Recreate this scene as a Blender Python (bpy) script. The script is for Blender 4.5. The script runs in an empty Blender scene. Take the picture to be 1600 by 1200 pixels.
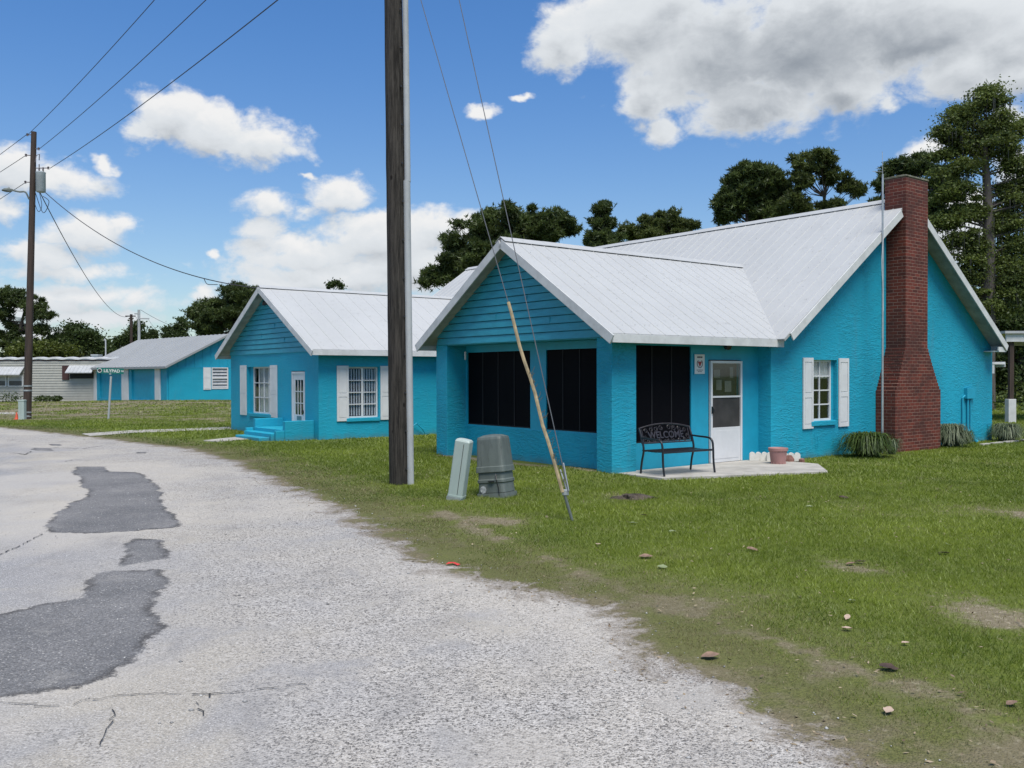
import bpy, math, random
import numpy as np
from mathutils import Vector, Matrix
R = math.radians
rng = np.random.default_rng(7)
random.seed(5)
S = bpy.context.scene
COL = S.collection
# ------------------------------------------------------------------ camera
F_PX, PITCH, ROLL, CAM_H = 1425.41, R(-.56), R(.129), 1.786
cam = bpy.data.objects.new('camera', bpy.data.cameras.new('camera'))
COL.objects.link(cam); S.camera = cam
cam.data.sensor_width = 36; cam.data.lens = F_PX / 1600 * 36
cam.data.clip_start = .05; cam.data.clip_end = 3000
cam.matrix_world = Matrix.Translation((0, 0, CAM_H)) @ Matrix.Rotation(R(90) + PITCH, 4, 'X') @ Matrix.Rotation(-ROLL, 4, 'Z')

def ray(x, y):
    a, b = x - 800, y - 600
    xx = a * math.cos(ROLL) - b * math.sin(ROLL); yy = a * math.sin(ROLL) + b * math.cos(ROLL)
    h = -yy / F_PX
    return np.array([xx / F_PX, math.cos(PITCH) - h * math.sin(PITCH), math.sin(PITCH) + h * math.cos(PITCH)])
C0 = np.array([0, 0, CAM_H])
def G(x, y, z=0.0):                     # where a line of sight meets the level z
    d = ray(x, y); return C0 + d * ((z - CAM_H) / d[2])
def at(x, y, Y):                        # a point at distance Y
    d = ray(x, y); return C0 + d * (Y / d[1])
YAW = R(52.063)
HO = np.array([1.763, 16.079, 0.0])
HB = np.array([math.sin(YAW), math.cos(YAW), 0]); HA = np.array([-math.cos(YAW), math.sin(YAW), 0])
def hw(u, v, z=0): return HO + HB * u + HA * v + np.array([0, 0, z])

# ------------------------------------------------------------------ object helpers
def tag(o, label=None, cat=None, group=None, kind=None):
    if label: o['label'] = label
    if cat: o['category'] = cat
    if group: o['group'] = group
    if kind: o['kind'] = kind
    return o
def thing(name, label, cat, loc=(0, 0, 0), rz=0.0, group=None):
    o = bpy.data.objects.new(name, None); COL.objects.link(o)
    o.location = loc; o.rotation_euler = (0, 0, rz); o.empty_display_size = .2
    return tag(o, label, cat, group)
class MB:
    def __init__(s): s.v = []; s.f = []
    def add(s, vs, fs):
        n = len(s.v); s.v += [tuple(map(float, p)) for p in vs]; s.f += [tuple(n + i for i in f) for f in fs]; return s
    def box(s, a, b, M=None):
        x0, y0, z0 = [min(a[i], b[i]) for i in range(3)]; x1, y1, z1 = [max(a[i], b[i]) for i in range(3)]
        vs = [(x0, y0, z0), (x1, y0, z0), (x1, y1, z0), (x0, y1, z0), (x0, y0, z1), (x1, y0, z1), (x1, y1, z1), (x0, y1, z1)]
        if M is not None: vs = [tuple(M @ Vector(p)) for p in vs]
        return s.add(vs, [(0, 3, 2, 1), (4, 5, 6, 7), (0, 1, 5, 4), (1, 2, 6, 5), (2, 3, 7, 6), (3, 0, 4, 7)])
    def prism(s, poly, off):            # polygon extruded by an offset vector
        n = len(poly); off = np.array(off, float); a = [np.array(p, float) for p in poly]
        s.add(a + [p + off for p in a], [tuple(range(n)), tuple(range(2 * n - 1, n - 1, -1))] + [(i, i + n, (i + 1) % n + n, (i + 1) % n) for i in range(n)])
        return s
    def beam(s, p, q, w, h, up=(0, 0, 1)):
        p = Vector(p); q = Vector(q); d = (q - p); L = d.length; d.normalize(); up = Vector(up)
        x = d.cross(up).normalized(); z = x.cross(d)
        M = Matrix((x, d, z)).transposed().to_4x4(); M.translation = p
        return s.box((-w / 2, 0, -h / 2), (w / 2, L, h / 2), M)
    def tube(s, pts, r, n=8, caps=True):
        pts = [Vector(p) for p in pts]; rr = r if isinstance(r, (list, tuple, np.ndarray)) else [r] * len(pts)
        base = len(s.v); prev = None
        for i, p in enumerate(pts):
            d = (pts[min(i + 1, len(pts) - 1)] - pts[max(i - 1, 0)])
            if d.length < 1e-9: d = Vector((0, 0, 1))
            d.normalize()
            if prev is None:
                x = d.orthogonal().normalized()
            else:
                x = (prev - d * prev.dot(d)).normalized()
            prev = x; y = d.cross(x)
            for k in range(n):
                a = 2 * math.pi * k / n
                s.v.append(tuple(p + (x * math.cos(a) + y * math.sin(a)) * rr[i]))
        for i in range(len(pts) - 1):
            for k in range(n):
                a = base + i * n + k; b = base + i * n + (k + 1) % n
                s.f.append((a, b, b + n, a + n))
        if caps:
            s.f.append(tuple(base + k for k in range(n))[::-1]); e = base + (len(pts) - 1) * n
            s.f.append(tuple(e + k for k in range(n)))
        return s
    def lathe(s, prof, c=(0, 0, 0), n=24, close=False):
        base = len(s.v)
        for r_, z in prof:
            for k in range(n):
                a = 2 * math.pi * k / n; s.v.append((c[0] + r_ * math.cos(a), c[1] + r_ * math.sin(a), c[2] + z))
        for i in range(len(prof) - 1):
            for k in range(n):
                a = base + i * n + k; b = base + i * n + (k + 1) % n; s.f.append((a, b, b + n, a + n))
        return s
    def build(s, name, mat, parent=None, label=None, smooth=False, bevel=0):
        me = bpy.data.meshes.new(name); me.from_pydata(s.v, [], s.f); me.update()
        if smooth:
            me.polygons.foreach_set('use_smooth', [True] * len(me.polygons)); me.set_sharp_from_angle(angle=R(48))
        me.materials.append(mat)
        o = bpy.data.objects.new(name, me); COL.objects.link(o)
        if parent is not None: o.parent = parent
        if label: o['label'] = label
        if bevel:
            b = o.modifiers.new('bevel', 'BEVEL'); b.width = bevel; b.segments = 2; b.limit_method = 'ANGLE'
        return o
def npmesh(name, V, Fc, mat, parent=None, attrs=None, smooth=False):    # V (N,3); Fc (M,k)
    me = bpy.data.meshes.new(name); k = Fc.shape[1]
    me.vertices.add(len(V)); me.vertices.foreach_set('co', V.astype(np.float32).ravel())
    me.loops.add(Fc.size); me.loops.foreach_set('vertex_index', Fc.astype(np.int32).ravel())
    me.polygons.add(len(Fc)); me.polygons.foreach_set('loop_start', (np.arange(len(Fc)) * k).astype(np.int32))
    me.polygons.foreach_set('loop_total', np.full(len(Fc), k, np.int32))
    if smooth: me.polygons.foreach_set('use_smooth', np.ones(len(Fc), bool))
    for a, val in (attrs or {}).items():
        at_ = me.attributes.new(a, 'FLOAT', 'POINT'); at_.data.foreach_set('value', val.astype(np.float32))
    me.update(calc_edges=True); me.materials.append(mat)
    o = bpy.data.objects.new(name, me); COL.objects.link(o)
    if parent is not None: o.parent = parent
    return o
def text_mesh(body, size, mat, parent, name='lettering', M=Matrix(), extrude=.003, align='CENTER', label=None, bold=0.0):
    cu = bpy.data.curves.new('t', 'FONT'); cu.body = body; cu.size = size; cu.extrude = extrude; cu.align_x = align; cu.align_y = 'CENTER'; cu.offset = bold
    to = bpy.data.objects.new('t', cu); COL.objects.link(to)
    dg = bpy.context.evaluated_depsgraph_get(); dg.update()
    me = bpy.data.meshes.new_from_object(to.evaluated_get(dg)); me.name = name
    bpy.data.objects.remove(to); bpy.data.curves.remove(cu)
    me.transform(M); me.materials.clear(); me.materials.append(mat)
    o = bpy.data.objects.new(name, me); COL.objects.link(o); o.parent = parent
    if label: o['label'] = label
    return o

# ------------------------------------------------------------------ materials
class NT:
    def __init__(s, nt): s.t = nt; s.n = nt.nodes; s.l = nt.links
    def node(s, typ, ins=None, **kw):
        n = s.n.new(typ)
        for k, v in kw.items(): setattr(n, k, v)
        for k, v in (ins or {}).items(): s.set(n, k, v)
        return n
    def set(s, n, k, v):
        sock = n.inputs[k]
        if isinstance(v, bpy.types.NodeSocket): s.l.new(v, sock)
        elif isinstance(v, bpy.types.Node): s.l.new(v.outputs[0], sock)
        else:
            if hasattr(sock.default_value, '__len__') and not hasattr(v, '__len__'): v = [v] * len(sock.default_value)
            if hasattr(v, '__len__') and len(v) == 3 and len(sock.default_value) == 4: v = (*v, 1)
            sock.default_value = v
    def math(s, op, a, b=None, c=None, clamp=False):
        n = s.node('ShaderNodeMath', operation=op, use_clamp=clamp); s.set(n, 0, a)
        if b is not None: s.set(n, 1, b)
        if c is not None: s.set(n, 2, c)
        return n.outputs[0]
    def vmath(s, op, a, b=None, c=None):
        n = s.node('ShaderNodeVectorMath', operation=op); s.set(n, 0, a)
        if b is not None: s.set(n, 1, b)
        if c is not None: s.set(n, 2, c)
        return n.outputs['Value'] if op in ('LENGTH', 'DOT_PRODUCT', 'DISTANCE') else n.outputs[0]
    def mix(s, fac, a, b, blend='MIX'):
        n = s.node('ShaderNodeMix', data_type='RGBA', blend_type=blend); s.set(n, 0, fac); s.set(n, 6, a); s.set(n, 7, b); return n.outputs[2]
    def noise(s, vec, scale, detail=4, rough=.55, dist=0):
        return s.node('ShaderNodeTexNoise', {'Vector': vec, 'Scale': scale, 'Detail': detail, 'Roughness': rough, 'Distortion': dist}).outputs['Fac']
    def ramp(s, fac, lo, hi, tlo=0.0, thi=1.0):
        n = s.node('ShaderNodeMapRange', {'Value': fac, 'From Min': lo, 'From Max': hi, 'To Min': tlo, 'To Max': thi}); n.interpolation_type = 'SMOOTHSTEP'; return n.outputs[0]
    def obj(s): return s.node('ShaderNodeTexCoord').outputs['Object']
    def scale(s, vec, v): return s.vmath('MULTIPLY', vec, v)
    def attr(s, name): return s.node('ShaderNodeAttribute', attribute_name=name).outputs['Fac']
def newmat(name):
    m = bpy.data.materials.new(name); m.use_nodes = True; n = NT(m.node_tree)
    bs = m.node_tree.nodes['Principled BSDF']; return m, n, bs
def bump(n, bs, h, strength=.5, dist=.01):
    b = n.node('ShaderNodeBump', {'Height': h, 'Strength': strength, 'Distance': dist}); n.l.new(b.outputs[0], bs.inputs['Normal'])
def simple(name, col, rough=.6, metal=0, var=.12, scale=3, bstr=.15, bscale=40, stretch=(1, 1, 1), dirt=0.0, dirtcol=(.1, .09, .07), spec=.5, dist=.003):
    m, n, bs = newmat(name)
    o = n.scale(n.obj(), stretch)
    f = n.noise(o, scale, 5, .6)
    c = n.mix(n.ramp(f, .3, .7), tuple(x * (1 - var) for x in col), tuple(min(1, x * (1 + var)) for x in col))
    if dirt:
        c = n.mix(n.math('MULTIPLY', n.ramp(n.noise(o, scale * 2.7, 8, .75, .5), .5, .75), dirt), c, dirtcol)
    n.set(bs, 'Base Color', c); n.set(bs, 'Roughness', rough); n.set(bs, 'Metallic', metal); n.set(bs, 'Specular IOR Level', spec)
    if bstr: bump(n, bs, n.noise(o, bscale, 4, .6), bstr, dist)
    return m
def stucco(name, col, amount=.6):
    m, n, bs = newmat(name); o = n.obj()
    w = n.noise(n.scale(o, (2.2, 2.2, 9)), 2.2, 6, .62, 1.2)
    g = n.noise(n.scale(o, (1, 1, 2.4)), 22, 4, .6)
    big = n.noise(o, .7, 3, .5)
    h = n.math('ADD', n.math('MULTIPLY', n.ramp(w, .42, .62), 1.0), n.math('MULTIPLY', g, .5))
    c = n.mix(n.ramp(big, .3, .7), tuple(x * .93 for x in col), tuple(x * 1.06 for x in col))
    c = n.mix(n.math('MULTIPLY', n.ramp(n.noise(n.scale(o, (3, 3, .5)), 1.3, 6, .7), .52, .76), .38), c, (col[0] + .05, col[1] * .82, col[2] * .78))
    # splash dirt just above the ground
    z = n.node('ShaderNodeSeparateXYZ', {0: o}).outputs[2]
    low = n.math('MULTIPLY', n.ramp(n.math('ADD', z, n.math('MULTIPLY', n.noise(o, 3, 6, .75), .45)), .42, .12), .6)
    c = n.mix(low, c, (.09, .12, .11))
    n.set(bs, 'Base Color', c); n.set(bs, 'Roughness', .62); n.set(bs, 'Specular IOR Level', .35)
    mask = n.ramp(n.noise(o, 1.7, 4, .6), .35, .65, .25, 1.0)
    bump(n, bs, n.math('MULTIPLY', h, mask), amount, .014)
    return m
BLUE = (.010, .305, .435)
M = {}
M['stucco'] = stucco('blue_stucco', BLUE)
M['block'] = stucco('blue_block', BLUE, .38)
M['blue'] = simple('blue_board', (.008, .29, .43), .55, var=.07, bstr=.1)
M['siding'] = simple('blue_siding', (.028, .29, .38), .5, var=.1, stretch=(1, 1, 5), dirt=.15, dirtcol=(.02, .1, .13))
M['white'] = simple('white_paint', (.60, .61, .61), .45, var=.05, dirt=.12, dirtcol=(.4, .38, .34))
M['trim'] = simple('weathered_trim', (.52, .53, .52), .6, var=.1, scale=4, dirt=.35, dirtcol=(.3, .3, .28))
M['soffit'] = simple('soffit', (.33, .34, .33), .8, var=.2, dirt=.5, dirtcol=(.12, .11, .1))
M['black'] = simple('black_metal', (.012, .012, .014), .38, var=.2, bstr=.05)
M['bronze'] = simple('bronze_cast', (.03, .026, .03), .45, var=.3, bscale=90, bstr=.3)
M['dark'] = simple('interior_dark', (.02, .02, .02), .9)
M['galv'] = simple('galvanised', (.42, .44, .44), .45, metal=.6, var=.15, dirt=.2)
M['conduit'] = simple('grey_conduit', (.36, .38, .38), .6, var=.12, stretch=(1, 1, .3), dirt=.3)
M['wire_grey'] = simple('stranded_steel', (.09, .095, .1), .5, bstr=0)
M['wire'] = simple('wire', (.03, .03, .035), .6, bstr=0)
M['concrete'] = simple('concrete', (.36, .345, .31), .9, var=.18, scale=2.5, bscale=60, bstr=.4, dirt=.5, dirtcol=(.22, .2, .15))
M['terracotta'] = simple('faded_terracotta', (.36, .19, .17), .8, var=.15, dirt=.3, dirtcol=(.4, .32, .3))
M['brickrock'] = simple('red_rock', (.2, .1, .08), .9, var=.3, scale=9, bstr=.6)
M['green_box'] = simple('pale_green_plastic', (.36, .43, .395), .5, var=.07, dirt=.25, dirtcol=(.25, .3, .25), stretch=(1, 1, .3))
M['grey_box'] = simple('grey_green_plastic', (.105, .125, .112), .55, var=.15, dirt=.75, dirtcol=(.045, .05, .045), stretch=(2.2, 2.2, .5))
M['yellow'] = simple('yellow_guard', (.27, .215, .12), .8, var=.3, dirt=.85, dirtcol=(.13, .135, .11), scale=6)
M['orange'] = simple('orange_plastic', (.6, .1, .05), .6)
M['red'] = simple('red_scrap', (.6, .05, .04), .6)
M['curtain'] = simple('curtain', (.62, .63, .62), .9, var=.08)
M['blind'] = simple('vertical_blind', (.6, .62, .68), .8, var=.05, bstr=0)
M['steel_dark'] = simple('transformer_grey', (.34, .38, .38), .5, var=.1)
M['porcelain'] = simple('porcelain', (.12, .1, .1), .3)
M['creosote'] = simple('creosote_far', (.042, .028, .021), .85, var=.35, stretch=(1, 1, .08), scale=14, bstr=.6)
M['rock'] = simple('pebble', (.45, .44, .41), .9, var=.4, scale=20)
M['awning'] = simple('awning_metal', (.38, .395, .40), .5, var=.1, dirt=.2)
M['maroon'] = simple('maroon_shutter', (.05, .02, .018), .7)
M['paper'] = simple('sign_white', (.62, .62, .6), .5, var=.04, bstr=0)
M['ink'] = simple('sign_ink', (.03, .025, .03), .6, bstr=0)
M['inkred'] = simple('sign_red', (.3, .05, .05), .6, bstr=0)
M['signgreen'] = simple('sign_green', (.0, .125, .10), .4, bstr=0, var=.05)
M['skirt'] = simple('skirting', (.1, .1, .09), .9, var=.4, scale=6, dirt=.5)

def mat_pole():
    m, n, bs = newmat('weathered_pole_wood'); o = n.obj()
    g = n.noise(n.scale(o, (1, 1, .06)), 26, 8, .75, .3)
    g2 = n.noise(n.scale(o, (1, 1, .03)), 60, 4, .7)
    c = n.mix(n.ramp(g, .32, .66), (.012, .011, .0095), (.066, .059, .050))
    c = n.mix(n.math('MULTIPLY', n.ramp(g2, .56, .62), .7), c, (.007, .006, .006))
    c = n.mix(n.math('MULTIPLY', n.ramp(n.noise(o, 1.1, 4, .6), .45, .7), .4), c, (.036, .035, .032))
    kn = n.node('ShaderNodeTexVoronoi', {'Vector': n.scale(o, (1.6, 1.6, .8)), 'Scale': 2.2}, feature='F1').outputs['Distance']
    c = n.mix(n.ramp(kn, .09, .05), c, (.01, .008, .007))
    n.set(bs, 'Base Color', c); n.set(bs, 'Roughness', .9); n.set(bs, 'Specular IOR Level', .2)
    bump(n, bs, n.math('ADD', g, g2), .9, .012)
    return m
M['pole'] = mat_pole()
def mat_roof(name, col, dirtc, dirtamt, seams=.0):
    m, n, bs = newmat(name); o = n.obj()
    a = n.noise(o, .55, 4, .55); b = n.noise(n.scale(o, (1, 1, 1)), 7, 8, .75)
    sp = n.noise(o, 30, 4, .7)
    c = n.mix(n.ramp(a, .3, .7), tuple(x * .93 for x in col), col)
    c = n.mix(n.math('MULTIPLY', n.ramp(b, .55, .72), dirtamt), c, dirtc)
    c = n.mix(n.math('MULTIPLY', n.ramp(sp, .62, .68), .5), c, tuple(x * .45 for x in col))
    n.set(bs, 'Base Color', c); n.set(bs, 'Roughness', .52); n.set(bs, 'Specular IOR Level', .4)
    bump(n, bs, n.math('ADD', n.noise(o, 2.2, 2, .5), n.math('MULTIPLY', b, .25)), .5, .02)
    return m
M['roof'] = mat_roof('white_metal_roof', (.425, .437, .43), (.29, .295, .285), .85)
M['roof_far'] = mat_roof('grey_metal_roof', (.27, .285, .29), (.17, .18, .18), .9)
def mat_brick():
    m, n, bs = newmat('chimney_brick'); o = n.obj(); s = n.node('ShaderNodeSeparateXYZ', {0: o})
    wob = n.math('MULTIPLY', n.math('SUBTRACT', n.noise(o, 7, 3, .6), .5), .012)
    v = n.node('ShaderNodeCombineXYZ', {0: n.math('ADD', n.math('ADD', s.outputs[0], s.outputs[1]), wob), 1: n.math('ADD', s.outputs[2], wob), 2: 0.0}).outputs[0]
    bt = n.node('ShaderNodeTexBrick', {'Vector': v, 'Scale': 1.0, 'Mortar Size': .0055, 'Mortar Smooth': .3, 'Bias': -.1, 'Brick Width': .215, 'Row Height': .075,
        'Color1': (.145, .029, .016, 1), 'Color2': (.062, .016, .011, 1), 'Mortar': (.27, .17, .13, 1)})
    bt.offset = .5; bt.squash = 1
    c = n.mix(n.math('MULTIPLY', n.ramp(n.noise(o, 1.3, 5, .7), .40, .66), .6), bt.outputs[0], (.045, .016, .012))
    c = n.mix(n.math('MULTIPLY', n.ramp(n.noise(n.scale(o, (1, 1, .3)), 9, 6, .7), .62, .8), .25), c, (.34, .24, .2))
    # soot and lichen below the cap
    top = n.math('MULTIPLY', n.ramp(n.math('ADD', s.outputs[2], n.math('MULTIPLY', n.noise(o, 4, 5, .7), .7)), 6.35, 6.95), .75)
    c = n.mix(top, c, (.035, .022, .018))
    n.set(bs, 'Base Color', c); n.set(bs, 'Roughness', .75); n.set(bs, 'Specular IOR Level', .35)
    h = n.math('ADD', n.math('MULTIPLY', bt.outputs['Fac'], -1.0), n.math('MULTIPLY', n.noise(o, 60, 4, .6), .3))
    bump(n, bs, h, .8, .008)
    return m
M['brick'] = mat_brick()
def mat_glass():
    m, n, bs = newmat('window_glass'); out = n.t.nodes['Material Output']
    tr = n.node('ShaderNodeBsdfTransparent', {0: (.88, .9, .9, 1)}); gl = n.node('ShaderNodeBsdfGlossy', {'Color': (.9, .95, 1, 1), 'Roughness': .03})
    fr = n.node('ShaderNodeLayerWeight', {'Blend': .5})
    mx = n.node('ShaderNodeMixShader', {0: n.math('MULTIPLY_ADD', n.math('POWER', fr.outputs['Facing'], 4.0), .7, .05), 1: tr, 2: gl}); n.l.new(mx.outputs[0], out.inputs[0]); return m
M['glass'] = mat_glass()
def mat_screen():
    m, n, bs = newmat('black_screen_cloth'); o = n.obj()
    f = n.noise(o, 1.5, 4, .6)
    c = n.mix(f, (.002, .002, .003), (.005, .005, .007))
    n.set(bs, 'Base Color', c); n.set(bs, 'Roughness', .6); n.set(bs, 'Specular IOR Level', .05); bump(n, bs, n.noise(o, 2.5, 3, .5), .3, .02)
    return m
M['screen'] = mat_screen()
M['screen_bar'] = simple('screen_bar', (.006, .006, .008), .8, bstr=0)

def foliage(name, dark, light, trans=.38, sat=1.0):
    m, n, bs = newmat(name); out = n.t.nodes['Material Output']
    f = n.attr('tint'); big = n.noise(n.obj(), .6, 3, .5)
    c = n.mix(n.math('MULTIPLY_ADD', big, .8, n.math('MULTIPLY_ADD', f, .8, -.35), clamp=True), dark, light)
    d = n.node('ShaderNodeBsdfDiffuse', {'Color': c}); t = n.node('ShaderNodeBsdfTranslucent', {'Color': n.mix(.5, c, light)})
    g = n.node('ShaderNodeBsdfGlossy', {'Color': (.6, .65, .6, 1), 'Roughness': .45})
    a = n.node('ShaderNodeMixShader', {0: trans, 1: d, 2: t}); b = n.node('ShaderNodeMixShader', {0: .03, 1: a, 2: g})
    n.l.new(b.outputs[0], out.inputs[0]); return m
M['pine'] = foliage('pine_needles', (.020, .034, .012), (.11, .15, .042))
M['pine2'] = foliage('pine_needles_olive', (.025, .038, .013), (.135, .17, .045))
M['cypress'] = foliage('cypress_leaves', (.028, .045, .015), (.17, .215, .05))
M['oak'] = foliage('oak_leaves', (.02, .032, .011), (.085, .125, .036))
M['bush'] = foliage('yellow_green_leaves', (.03, .045, .008), (.14, .17, .03))
M['moss'] = foliage('grey_moss', (.035, .037, .032), (.085, .085, .07), .1)
M['liriope'] = foliage('strap_leaves', (.012, .03, .008), (.10, .15, .035), .2)
M['variegated'] = foliage('striped_leaves', (.035, .06, .03), (.22, .25, .16), .2)
M['woods'] = foliage('far_leaves', (.014, .022, .01), (.05, .07, .026), .1)
M['bark'] = simple('bark', (.07, .055, .045), .95, var=.4, scale=6, stretch=(1, 1, .25), bstr=.7, bscale=20, dist=.02)
M['bark_grey'] = simple('bark_grey', (.085, .075, .066), .95, var=.35, scale=5, stretch=(1, 1, .15), bstr=.7, bscale=18, dist=.02)

# ------------------------------------------------------------------ fields over the ground
def vnoise(X, Y, sc, seed):
    r = np.random.default_rng(seed); T = r.random((256, 256)); x = X / sc; y = Y / sc
    xi = np.floor(x).astype(int); yi = np.floor(y).astype(int); fx = x - xi; fy = y - yi
    fx = fx * fx * (3 - 2 * fx); fy = fy * fy * (3 - 2 * fy)
    g = lambda i, j: T[i % 256, j % 256]
    return (g(xi, yi) * (1 - fx) + g(xi + 1, yi) * fx) * (1 - fy) + (g(xi, yi + 1) * (1 - fx) + g(xi + 1, yi + 1) * fx) * fy
def fbm(X, Y, sc, seed, o=4):
    t = 0; a = .5; s = 0
    for i in range(o): t = t + a * vnoise(X, Y, sc / 2 ** i, seed + i); s += a; a *= .55
    return t / s
EDGE_PX = [(0, 668), (60, 674), (130, 682), (200, 690), (290, 701), (370, 722), (430, 750), (480, 772), (540, 800), (600, 838), (650, 866), (690, 884), (760, 905), (830, 926), (900, 940), (955, 955), (985, 985), (1015, 1020), (1050, 1048), (1100, 1078), (1160, 1105), (1230, 1135), (1300, 1170), (1350, 1200)]
EDGE = [(-60, 33.0), (-35, 33.5)] + [tuple(G(*p)[:2]) for p in EDGE_PX] + [(2.15, 3.3), (3.0, 1.9), (4.5, .2), (7, -3), (12, -10)]
def poly_dist(X, Y, L):
    best = np.full(X.shape, 1e9); sg = np.zeros(X.shape)
    for (x0, y0), (x1, y1) in zip(L[:-1], L[1:]):
        dx, dy = x1 - x0, y1 - y0; t = np.clip(((X - x0) * dx + (Y - y0) * dy) / (dx * dx + dy * dy), 0, 1)
        d = np.hypot(X - x0 - t * dx, Y - y0 - t * dy); cr = dx * (Y - y0) - dy * (X - x0)
        m = d < best - 1e-6; best = np.where(m, d, best); sg = np.where(m, np.sign(cr), sg)
    return best, sg
def edge_field(X, Y):                   # >0 on the lawn side of the road edge
    d, s = poly_dist(X, Y, EDGE); return d * np.where(s == 0, 1, s)
TRACK = [tuple(G(*p)[:2]) for p in [(690, 800), (740, 826), (800, 852), (870, 880), (960, 915), (1060, 955), (1200, 1000), (1330, 1045), (1450, 1092), (1580, 1140), (1750, 1190)]]
PATCHY = [(G(1330, 888), .5), (G(1120, 1110), .5), (G(1450, 1080), .35), (G(1560, 1180), .6), (G(1570, 800), .9), (G(1560, 965), .7), (G(770, 815), .5), (G(985, 778), .35), (G(1240, 1110), .45), (G(620, 830), .5), (G(1080, 1060), .5), (G(1500, 1185), .45), (G(1400, 1150), .3), (G(1210, 1085), .3), (G(1280, 1050), .25), (G(1540, 1120), .2)]
def house_uv(X, Y):
    dx, dy = X - HO[0], Y - HO[1]; return dx * HB[0] + dy * HB[1], dx * HA[0] + dy * HA[1]
def gz(X, Y):
    X = np.asarray(X, float); Y = np.asarray(Y, float)
    z = .2 * np.exp(-((X + 22) / 11) ** 2 - ((Y - 56) / 8) ** 2)
    z = z - .3 * np.clip((Y - 60) / 12, 0, 1) * np.clip((-X - 26) / 8, 0, 1)
    u, v = house_uv(X, Y)
    z = z + .09 * np.exp(-((u + .25) / .55) ** 2 - ((v - .9) / 1.1) ** 2)
    e = edge_field(X, Y)
    z = z + .02 * np.clip(e / 1.5, 0, 1) * (fbm(X, Y, 1.7, 90, 3) - .4)
    return z
def bare_field(X, Y):                   # 0 lush .. 1 bare
    e = edge_field(X, Y)
    b = np.clip(1 - e / .35, 0, 1) * .8
    w = 1 + .6 * (vnoise(X, Y, .8, 31) - .5)
    b = np.maximum(b, np.exp(-(poly_dist(X, Y, TRACK)[0] / (.16 * w)) ** 2) * (.25 + .75 * fbm(X, Y, 1.1, 38, 3)))
    band = np.clip(1 - (e - .2) / 1.6, 0, 1) * .42; b = np.maximum(b, band)
    for p, r in PATCHY: b = np.maximum(b, .62 * np.exp(-((X - p[0]) ** 2 + (Y - p[1]) ** 2) / r ** 2))
    far = np.clip((Y - 33) / 5, 0, 1) * np.clip((-X - 6) / 5, 0, 1); b = np.maximum(b, far * (.12 + .85 * fbm(X, Y, 2.2, 44, 4)))
    u, v = house_uv(X, Y)
    near = np.exp(-(np.clip(-u, -.6, 3) / .25) ** 2) * ((v > .3) & (v < 5.4)); b = np.maximum(b, near * .9)
    b = b + (fbm(X, Y, .5, 61, 5) - .5) * 1.0 + (fbm(X, Y, 2.6, 66, 3) - .5) * .35
    return np.clip(b, 0, 1)
def band_field(X, Y):
    e = edge_field(X, Y); return np.clip(1 - (e - .3) / 1.7, 0, 1)

# ------------------------------------------------------------------ ground and road
def gravel(n, flat, e):
    vo = n.node('ShaderNodeTexVoronoi', {'Vector': flat, 'Scale': 74.0, 'Randomness': 1.0}, feature='F1')
    vo2 = n.node('ShaderNodeTexVoronoi', {'Vector': flat, 'Scale': 140.0}, feature='F1')
    cv = n.node('ShaderNodeSeparateXYZ', {0: vo.outputs['Color']}).outputs[0]; cv2 = n.node('ShaderNodeSeparateXYZ', {0: vo2.outputs['Color']}).outputs[1]
    wide = n.noise(flat, .45, 4, .6, .6)
    wob = n.math('MULTIPLY_ADD', n.math('SUBTRACT', wide, .5), 2.4, e)
    near_e = n.math('MULTIPLY', n.ramp(wob, -3.4, -1.6), n.ramp(wob, 1.2, .4))
    loose = n.math('MAXIMUM', n.math('MULTIPLY', near_e, n.ramp(n.noise(flat, 1.3, 4, .65), .28, .5)), n.math('MULTIPLY', n.ramp(n.noise(flat, .6, 4, .65, .5), .50, .66), .8))
    gl = n.math('MULTIPLY_ADD', cv, .62, n.math('MULTIPLY', cv2, .38))
    pale = n.mix(n.ramp(n.noise(flat, .8, 3, .6), .35, .65), (.425, .40, .355), (.40, .385, .36))
    darkst = n.mix(cv2, (.085, .08, .075), (.21, .20, .185))
    stones = n.mix(n.ramp(gl, .27, .42), darkst, pale)
    stones = n.mix(n.ramp(gl, .70, .84), stones, (.56, .54, .50))
    binder = n.mix(n.ramp(n.noise(flat, .38, 4, .6, .8), .40, .58), (.36, .335, .285), (.275, .272, .27))
    track = n.math('MULTIPLY', n.ramp(wob, -6.4, -5.2), n.ramp(wob, -3.2, -4.4)); binder = n.mix(n.math('MULTIPLY', track, .75), binder, (.255, .262, .275))
    fine = n.mix(n.ramp(n.noise(flat, 80, 3, .7), .34, .66), (.70, .70, .70), (1.20, 1.20, 1.20))
    tight = n.mix(1.0, binder, fine, 'MULTIPLY')
    tight = n.mix(n.math('MULTIPLY', n.ramp(cv2, .88, .95), .75), tight, (.11, .11, .105))
    tight = n.mix(n.math('MULTIPLY', n.ramp(cv2, .12, .05), .7), tight, (.58, .57, .54))
    grav = n.mix(n.math('MULTIPLY_ADD', loose, .85, .08), tight, stones)
    blot = n.noise(n.scale(flat, (1.4, .8, 1)), 1.0, 6, .68, 1.0)
    grav = n.mix(n.math('MULTIPLY', n.ramp(blot, .5, .68), .34), grav, (.19, .185, .18))
    grav = n.mix(n.math('MULTIPLY', n.ramp(n.noise(flat, .9, 7, .75, 1.2), .60, .70), .35), grav, (.12, .12, .115))
    grav = n.mix(n.math('MULTIPLY', n.ramp(n.noise(flat, .22, 3, .5), .48, .60), .4), grav, (.50, .465, .40))
    return grav, vo, loose
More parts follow.
